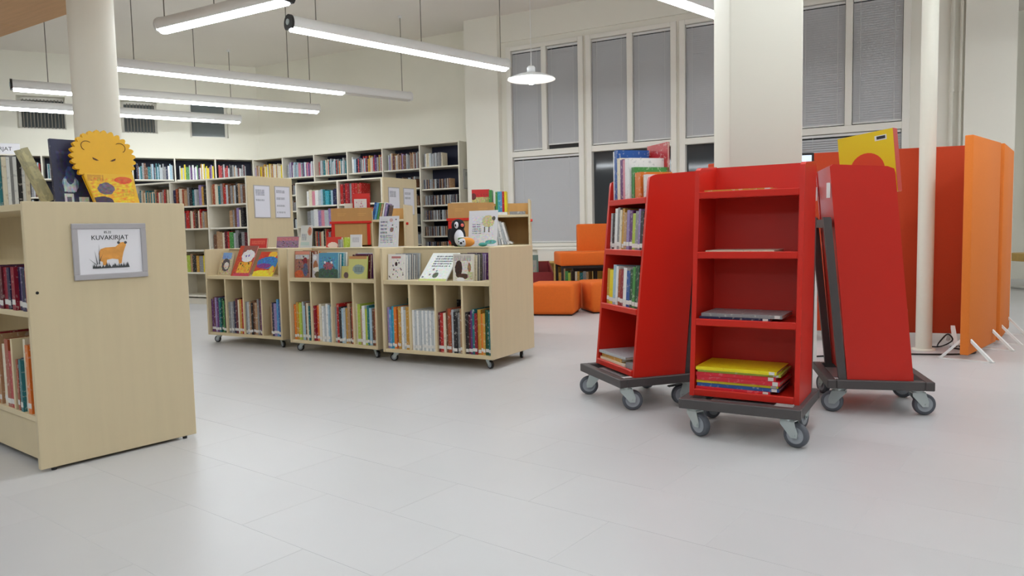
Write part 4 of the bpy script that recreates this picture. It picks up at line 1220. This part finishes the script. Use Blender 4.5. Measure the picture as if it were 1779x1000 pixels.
# notice on the end of the case
nt_ = empty('notice', BM_ @ T((-0.001, -0.10, 0)) @ Matrix.Rotation(math.pi / 2, 4, 'Z') @ T((0, 0, 1.55)), label='grey framed notice on the end of the back wall bookcase', cat='notice', group='framed notices on bookcase ends')
MB().rbox(-0.20, -0.001, 0, 0.0, 0.006, 0.30, 0.001).build('frame', FRAME_GREY, nt_)
MB().box(-0.185, 0.006, 0.015, -0.015, 0.0075, 0.285).build('paper_sheet', printed('notice_end', (206, 206, 200), [('t', 0.5, 0.8, 0.3, 0.12, (150, 150, 150))]), nt_)

LWc = 0.655
lcase = case(LM, 'wall_bookcase', 'tall pale bookcase row along the left wall behind the lion book', 8, LWc, 2.26, 0.34, z_std, -1, back=NAVY)
lcase.matrix_world = LM @ T((-0.045, 0, 0))
LM2 = LM @ T((-0.045, 0, 0))
LP = {0: ['red', 'silver', 'black', 'grey', 'white', 'maroon', 'tan'], 1: ['lilac', 'silver', 'ochre', 'green', 'purple', 'white', 'yellow'], 2: ['teal', 'brown', 'white', 'silver', 'pale blue', 'navy', 'grey']}
for k in range(8):
    x0, x1 = k * LWc + 0.03, (k + 1) * LWc - 0.03
    if k == 0:
        x0 += 0.12
    for z in z_std:
        if z > 1.8:
            far_books(LM2, x0, x1, z, -1, (0.20, 0.28), 0.18, LP.get(k, MIX), rnd.uniform(0.95, 1.0), th=(0.014, 0.032))
        else:
            far_books(LM2, x0, x1, z, -1, (0.19, 0.25), 0.17, ['black', 'brown', 'grey', 'navy', 'teal', 'silver'], rnd.uniform(0.4, 0.9))

# freestanding double bookcases
F1M = frame(-3.336, 9.55, -0.875, 0.485)
F2M = frame(-1.74, 10.26, -0.875, 0.485)
z_f = [0.12, 0.43, 0.73, 1.02, 1.32]
SHELF_F = SHELF
FD = 0.36
f1 = case(F1M, 'freestanding_bookcase', 'birch freestanding bookcase with two notices above the left low cart', 5, 0.74, 1.64, FD, z_f, -1)
f1b = case(F1M @ T((0, -FD - 0.02, 0)), 'freestanding_bookcase', 'rear half of the freestanding bookcase above the left low cart', 5, 0.74, 1.64, FD, z_f, -1) if False else None
f2 = case(F2M, 'freestanding_bookcase', 'birch freestanding bookcase with two notices behind the first wooden trolley', 2, 0.80, 1.64, FD, z_f, -1)
for Mx, par in ((F1M, f1), (F2M, f2)):
    MB().rbox(-0.024, -0.76, 0.01, -0.001, 0, 1.66, 0.002).build('end_panel', BIRCH, par)
    for z in z_f + [1.66]:
        MB().rbox(0.0, -0.755, z - 0.022, 1.45, -FD - 0.002, z, 0.0015).build('shelf', SHELF, par)
    MB().rbox(1.45, -0.76, 0.0, 1.472, -FD - 0.002, 1.64, 0.0015).build('upright', SHELF, par)


def notice(M, u, z, w, h, lab, lines):
    """On the end panel at local x=-0.024; u measured from the front edge to the back."""
    A = M @ T((-0.024, -u, z)) @ Matrix.Rotation(-math.pi / 2, 4, 'Z')
    n = empty('notice', A, label=lab, cat='notice', group='framed notices on bookcase ends')
    MB().rbox(0, -0.006, 0, w, 0, h, 0.001).build('frame', FRAME_GREY, n)
    MB().box(0.012, -0.0075, 0.012, w - 0.012, -0.006, h - 0.012).build('paper_sheet', printed('notice_sheet', (226, 226, 236), [('t', 0.36, z0, 0.3, hz, (110, 112, 126)) for z0, hz in lines]), n)


notice(F1M, 0.09, 1.13, 0.27, 0.42, 'left one of two white notices above the left low cart', ((0.80, 0.10), (0.55, 0.03)))
notice(F1M, 0.44, 1.13, 0.27, 0.42, 'right one of two white notices above the left low cart', ((0.85, 0.05), (0.62, 0.04), (0.38, 0.03), (0.16, 0.03)))
notice(F2M, 0.10, 1.15, 0.25, 0.38, 'left white notice on the bookcase behind the first wooden trolley', ((0.78, 0.12),))
notice(F2M, 0.44, 1.15, 0.25, 0.38, 'right white notice on the bookcase behind the first wooden trolley', ((0.82, 0.05), (0.64, 0.04), (0.34, 0.03)))

# books in the freestanding cases: the larger ones one by one
FB1 = F1M @ Matrix.Rotation(math.pi, 4, 'Z')     # x to the right (negative towards left), y into the case
FB2 = F2M @ Matrix.Rotation(math.pi, 4, 'Z')


def frow(M, x0, x1, z, cols, hr, where, group):
    row(M, x0, x1, 0.02, z, cols, hr, 0.20, where, group, sticker=False, jit=0.02)


G1 = 'books in the freestanding bookcase with two notices'
frow(FB1, -0.70, -0.05, 1.3205, ['tan', 'rust', 'cream', 'teal', 'grey', 'rust', 'red', 'silver', 'brown', 'grey', 'tan', 'silver', 'black', 'tan', 'grey', 'brown'], (0.22, 0.27), 'on top shelf above left low cart', G1)
frow(FB1, -1.44, -0.78, 1.3205, ['navy', 'rust', 'brown', 'cream', 'rust', 'tan', 'grey', 'black', 'teal', 'silver', 'grey', 'lilac', 'ochre', 'black'], (0.21, 0.27), 'on top shelf near the birch cabinet edge', G1)
frow(FB1, -0.36, -0.10, 1.0205, ['tan', 'grey', 'brown', 'lilac', 'cream', 'black'], (0.21, 0.25), 'on second shelf above left low cart', G1)
frow(FB1, -0.70, -0.05, 0.7305, ['brown', 'tan', 'tan', 'cream', 'maroon', 'red', 'green', 'silver', 'grey', 'black', 'grey', 'maroon'], (0.20, 0.25), 'on third shelf above left low cart', G1)
frow(FB1, -1.30, -0.80, 0.4305, ['ochre', 'lime', 'tan', 'black', 'ochre', 'grey', 'yellow', 'brown'], (0.2, 0.25), 'on low shelf seen left of the left low cart', G1)
G2 = 'books in the freestanding bookcase behind the wooden trolley'
frow(FB2, -1.40, -0.83, 1.3205, ['white', 'cream', 'pink', 'white', 'silver', 'pale blue', 'teal', 'turquoise', 'teal', 'pale blue', 'navy', 'navy'], (0.20, 0.23), 'on top shelf left of the red binders', G2)
frow(FB2, -0.77, -0.38, 1.3205, ['red', 'maroon', 'red', 'crimson', 'grey', 'red', 'red', 'rust', 'red'], (0.27, 0.29), 'among the red books behind the wooden trolley', G2)
frow(FB2, -1.42, -0.83, 1.0205, ['grey', 'silver', 'white', 'lilac', 'pink', 'silver', 'lilac', 'white', 'pink'], (0.22, 0.25), 'on second shelf left of the brown board', G2)
for Mx, xa, xb, z in ((FB1, -2.90, -1.53, 1.3205), (FB1, -1.40, -0.80, 1.0205), (FB1, -0.7, -0.2, 0.4305), (FB2, -1.3, -0.85, 0.7305),
                      (FB1, -2.15, -1.53, 1.0205), (FB1, -2.90, -2.30, 1.0205), (FB1, -2.15, -1.60, 0.7305), (FB1, -2.90, -2.26, 0.7305), (FB1, -3.60, -3.0, 1.0205), (FB1, -3.65, -3.0, 1.3205), (FB1, -3.6, -3.1, 0.7305),
                      (FB1, -2.1, -1.6, 0.4305), (FB1, -2.9, -2.4, 0.4305), (FB2, -0.72, -0.1, 1.0205), (FB2, -0.7, -0.1, 0.7305), (FB2, -0.7, -0.2, 0.4305)):
    x = xa
    while x < xb - 0.03:
        wd = rnd.uniform(0.016, 0.034)
        stuff.box(x, 0.03, z, x + wd - 0.001, 0.22, z + rnd.uniform(0.2, 0.26), STUFF_PAL.index(rnd.choice(['tan', 'brown', 'grey', 'black', 'cream', 'teal', 'red'])), Mx)
        x += wd
stuff.build('shelved_books', [cover(c) for c in STUFF_PAL], None, None, label='rows of distant books and discs filling the wall bookcases', cat='books', kind='stuff')

# section sign above the left bookcases
ss = empty('section_sign', LM2 @ T((3.92, -0.02, 2.281)), label='white KIRJAT section sign standing on the left wall bookcases', cat='sign')
MB().rbox(-0.36, -0.012, 0, 0.75, 0, 0.17, 0.002).build('board', PAPER, ss)
MB().box(-0.10, -0.05, 0, 0.0, 0.0, 0.004).build('foot', PAPER, ss)
lettering('lettering', 'KIRJAT', 0.085, INK, ss, T((-0.125, 0.001, 0.055)) @ Matrix.Rotation(math.pi, 4, 'Z') @ UPRIGHT)

# ------------------------------------------------------------------ seating corner
PW = [(0.43, 7.83, 1, -0.10), (0.93, 7.93, 1, 0.05)]


def pouf(x, y, w, d, h, yaw, label):
    M = T((x, y, 0)) @ Matrix.Rotation(R(yaw), 4, 'Z')
    p = empty('pouf', M, label=label, cat='pouf', group='orange poufs')
    n = 10
    bm = bmesh.new()
    bmesh.ops.create_grid(bm, x_segments=2, y_segments=2, size=0.5)
    bm.free()
    b = MB().rbox(-w / 2, -d / 2, 0.012, w / 2, d / 2, h, 0.045, 4)
    b.v = [(vx, vy, vz - (0.05 * (1 - (2 * vy / d) ** 2) * (1 - (2 * vx / w) ** 2) if vz > h * 0.8 else 0)) for vx, vy, vz in b.v]
    b.build('cushion', ORANGE_SEAT, p)
    MB().rbox(-w / 2 + 0.03, -d / 2 + 0.03, 0, w / 2 - 0.03, d / 2 - 0.03, 0.014, 0.004).build('base', BLACKP, p)
    return p


pouf(0.46, 8.02, 0.50, 0.52, 0.34, -14, 'orange cube pouf beside the right low cart')
pouf(1.04, 8.18, 0.52, 0.52, 0.34, 12, 'orange cube pouf partly behind the left red trolley')

ch = empty('lounge_chair', T((0.86, 9.05, 0)) @ Matrix.Rotation(R(4), 4, 'Z'), label='orange upholstered armless chair on black steel legs by the window', cat='chair')
MB().rbox(-0.31, -0.28, 0.47, 0.36, 0.30, 0.63, 0.02, 3).build('seat', ORANGE_SEAT, ch)
bkm = Matrix.Rotation(R(-8), 4, 'X')
MB().rbox(-0.02, 0.22, 0.60, 0.36, 0.34, 0.96, 0.02, 3).build('backrest', ORANGE_SEAT, ch)
for x in (-0.28, 0.32):
    for y in (-0.24, 0.26):
        MB().rbox(x - 0.014, y - 0.014, 0, x + 0.014, y + 0.014, 0.47, 0.002).build('leg', BLACKW, ch)
MB().box(-0.28, -0.25, 0.44, 0.32, -0.23, 0.47).build('rail', BLACKW, ch)
MB().box(-0.28, 0.25, 0.44, 0.32, 0.27, 0.47).build('rail', BLACKW, ch)

tb_ = empty('low_table', T((1.03, 9.48, 0)), label='small black steel table beneath and behind the orange chair', cat='table')
MB().rbox(-0.26, -0.12, 0.37, 0.32, 0.12, 0.42, 0.003).build('table_top', BLACKW, tb_)
for x in (-0.25, 0.03, 0.31):
    for y in (-0.107, 0.107):
        MB().box(x - 0.013, y - 0.013, 0, x + 0.013, y + 0.013, 0.37).build('leg', BLACKW, tb_)

ls = empty('low_shelf', WM @ T((0.30, -0.46, 0)), label='low yellowish wooden shelf under the window behind the chair', cat='shelf')
YW = plain('yellow_wood', (206, 170, 96), 0.55, var=0.05, scale=4, stretch=(1, 8, 8))
MB().rbox(0, 0, 0.05, 1.7, 0.30, 0.07, 0.002).build('shelf_board', YW, ls)
MB().rbox(0, 0, 0.44, 1.7, 0.30, 0.46, 0.002).build('shelf_board', YW, ls)
for x in (0, 0.56, 1.12, 1.68):
    MB().rbox(x, 0.001, 0.07, x + 0.02, 0.30, 0.44, 0.002).build('upright', YW, ls)
MB().box(0.02, 0.285, 0.07, 1.68, 0.30, 0.44).build('back_panel', YW, ls)
for x in (0.02, 1.62):
    MB().box(x, 0.02, 0, x + 0.05, 0.28, 0.05).build('foot', BLACKP, ls)
LSM = WM @ T((0.30, -0.46, 0))
row(LSM, 0.60, 1.05, 0.04, 0.0705, ['ochre', 'tan', 'green', 'lime', 'brown', 'cream', 'ochre', 'teal', 'grey', 'tan'], (0.24, 0.3), 0.2, 'in the low shelf under the window', 'books in the low window shelf', sticker=False)

bx_ = empty('book_bin', T((0.20, 9.36, 0)) @ Matrix.Rotation(R(6), 4, 'Z'), label='dark red slanted book bin beside the right low cart', cat='bin')
REDD = plain('dark_red_bin', (130, 34, 36), 0.5)
MB().prism([(-0.16, 0.12), (0.16, 0.12), (0.18, 0.50), (-0.18, 0.36)], -0.30, -0.285, 'x').build('side_panel', REDD, bx_)
MB().prism([(-0.16, 0.12), (0.16, 0.12), (0.18, 0.50), (-0.18, 0.36)], 0.285, 0.30, 'x').build('side_panel', REDD, bx_)
MB().box(-0.285, -0.165, 0.12, 0.285, -0.15, 0.38).build('front_panel', REDD, bx_)
MB().box(-0.285, 0.15, 0.12, 0.285, 0.165, 0.50).build('back_panel', REDD, bx_)
MB().box(-0.285, -0.15, 0.12, 0.285, 0.15, 0.135).build('bottom', REDD, bx_)
for x in (-0.27, 0.27):
    for y in (-0.13, 0.13):
        MB().box(x - 0.015, y - 0.015, 0, x + 0.015, y + 0.015, 0.12).build('leg', BLACKW, bx_)
BXM = T((0.20, 9.36, 0)) @ Matrix.Rotation(R(6), 4, 'Z')
for k in range(4):
    display_book(BXM, -0.26 + 0.13 * (k % 2) + 0.02 * k, -0.13 + 0.06 * k, 0.1355, 0.22, 0.36 + 0.03 * k, 0.012,
                 printed('bin_%d' % k, [(196, 200, 196), (150, 150, 140), (206, 206, 210), (96, 120, 110)][k], [('s', 0.5, 0.5, 0.45, 0.4, (70, 80, 76)), ('p', 0.5, 0.5, 0.3, 0.12, (226, 226, 220))]),
                 ['silver', 'grey', 'white', 'teal'][k], '%s picture book, %s from front in the dark red bin' % (['pale', 'grey', 'white', 'teal'][k], ORD[k]), 'books in the dark red bin', lean=6)


# ------------------------------------------------------------------ orange screens
def screen(x0, y0, x1, y1, mat, label, z0=0.04, z1=1.435, th=0.05, feet=(0.12, 0.88)):
    d = Vector((x1 - x0, y1 - y0))
    Lg = d.length
    M = frame(x0, y0, d.x, d.y)
    s = empty('partition_screen', M, label=label, cat='screen', group='orange partition screens')
    MB().rbox(0, -th / 2, z0, Lg, th / 2, z1, 0.006, 2).build('panel', mat, s)
    for q in feet:
        x = Lg * q
        ft = MB()
        ft.box(x - 0.014, -0.16, 0, x + 0.014, 0.16, 0.007)
        for sg_ in (-1, 1):
            ft.add([], [])
            for (a, b) in (((0.16, 0.0), (0.028, 0.14)),):
                y_a, y_b = sorted((sg_ * a[0], sg_ * b[0]))
                pl_ = [(sg_ * a[0], a[1]), (sg_ * (a[0] - 0.022), a[1]), (sg_ * b[0], b[1] - 0.022), (sg_ * b[0], b[1])]
                ft.prism(pl_, x - 0.014, x + 0.014, 'x')
        ft.build('foot', WHITEM, s)
    return s


screen(2.89, 4.75, 3.405, 5.275, SCREENF, 'bright orange partition screen with white feet nearest the camera', feet=(0.06, 0.85))
screen(3.46, 5.32, 3.94, 5.94, SCREENF, 'orange partition screen just behind the nearest orange one', feet=(0.15, 0.85))
screen(2.20, 5.80, 3.33, 5.40, SCREENF_SHADED, 'shade-darkened orange partition screen behind the white steel post', z0=0.08, feet=(0.08, 0.90))  # same orange fabric, coloured darker for the shade it stands in
screen(2.14, 5.86, 1.74, 6.55, SCREENF_SHADED, 'shade-darkened orange partition screen mostly hidden behind the right red trolley', feet=(0.1, 0.9))

# workstation behind the trolleys
dk = empty('desk', T((1.66, 4.86, 0)) @ Matrix.Rotation(R(-8), 4, 'Z'), label='small white desk hidden behind the red trolleys', cat='desk')
MB().rbox(-0.27, -0.20, 0.73, 0.25, 0.20, 0.755, 0.003).build('desk_top', WHITEM, dk)
for x in (-0.25, 0.25):
    for y in (-0.18, 0.18):
        MB().box(x - 0.015, y - 0.015, 0, x + 0.015, y + 0.015, 0.73).build('leg', WHITEM, dk)
mo = empty('monitor', T((1.70, 4.85, 0.755)) @ Matrix.Rotation(R(-12), 4, 'Z'), label='computer monitor with pale blue screen peeking over front red trolley', cat='monitor')
MB().rbox(-0.24, -0.012, 0.17, 0.24, 0.012, 0.595, 0.004).build('bezel', BLACKP, mo)
MB().box(-0.225, -0.0135, 0.185, 0.225, -0.012, 0.58).build('display', glow('screen_blue', (150, 186, 224), 0.55), mo)
MB().box(-0.03, 0.012, 0.02, 0.03, 0.03, 0.30).build('neck', BLACKP, mo)
MB().rbox(-0.11, -0.07, 0, 0.11, 0.09, 0.012, 0.003).build('stand', BLACKP, mo)

# cables on the floor and by the post


def cable(pts, r, mat, name, label):
    P = [Vector(p) for p in pts]
    P = [P[0]] + P + [P[-1]]
    path = []
    for i in range(1, len(P) - 2):
        for k in range(8):
            u = k / 8
            a, b, c, d = P[i - 1], P[i], P[i + 1], P[i + 2]
            path.append(0.5 * (2 * b + (c - a) * u + (2 * a - 5 * b + 4 * c - d) * u * u + (3 * b - a - 3 * c + d) * u ** 3))
    path.append(P[-1])
    return MB().tube(path, r, 6).build(name, mat, None, None, label=label, cat='cable')


cable([(2.35, 5.2, 0.006), (2.6, 5.05, 0.006), (2.95, 4.98, 0.006), (3.15, 5.05, 0.006), (3.10, 5.25, 0.006), (3.2, 5.30, 0.006)], 0.006, BLACKP, 'power_cable', 'black cable lying on the floor around the white post')
cable([(3.05, 5.33, 0.006), (3.0, 5.22, 0.05), (3.08, 5.26, 0.10), (3.14, 5.3, 0.05), (3.06, 5.3, 0.008), (2.98, 5.32, 0.006)], 0.005, BLACKP, 'power_cable', 'black cable looping up behind the white post')
cable([(2.70, 5.40, 0.008), (2.66, 5.36, 0.30), (2.64, 5.34, 0.52), (2.74, 5.36, 0.62), (2.80, 5.38, 0.66)], 0.004, WHITEM, 'power_cable', 'white cable curving up in front of the shade-darkened screen')
cable([(1.7, 5.0, 0.006), (2.1, 5.02, 0.006), (2.3, 5.15, 0.006), (2.5, 5.12, 0.006)], 0.006, BLACKP, 'power_cable', 'black cable on the floor seen between the red trolleys')

# table at the far right
ft_ = empty('side_table', T((6.75, 9.6, 0)), label='wooden table with bent white legs at the right edge', cat='table')
MB().rbox(-0.2, -0.3, 0.36, 1.2, 0.4, 0.46, 0.005).build('table_top', YW, ft_)
for x in (-0.15, 1.1):
    MB().tube([(x, -0.28, 0.36), (x, -0.28, 0.02), (x, 0.36, 0.02), (x, 0.36, 0.36)], 0.018, 10).build('leg', WHITEM, ft_)
bag = MB().ball((0, 0, 0.10), 0.22, 0.16, 0.10).build('bag', plain('grey_bag', (110, 112, 120), 0.8, bump=0.2, scale=12), None, T((6.95, 9.6, 0.46)), label='grey soft bag lying on the table at the right edge', cat='bag')
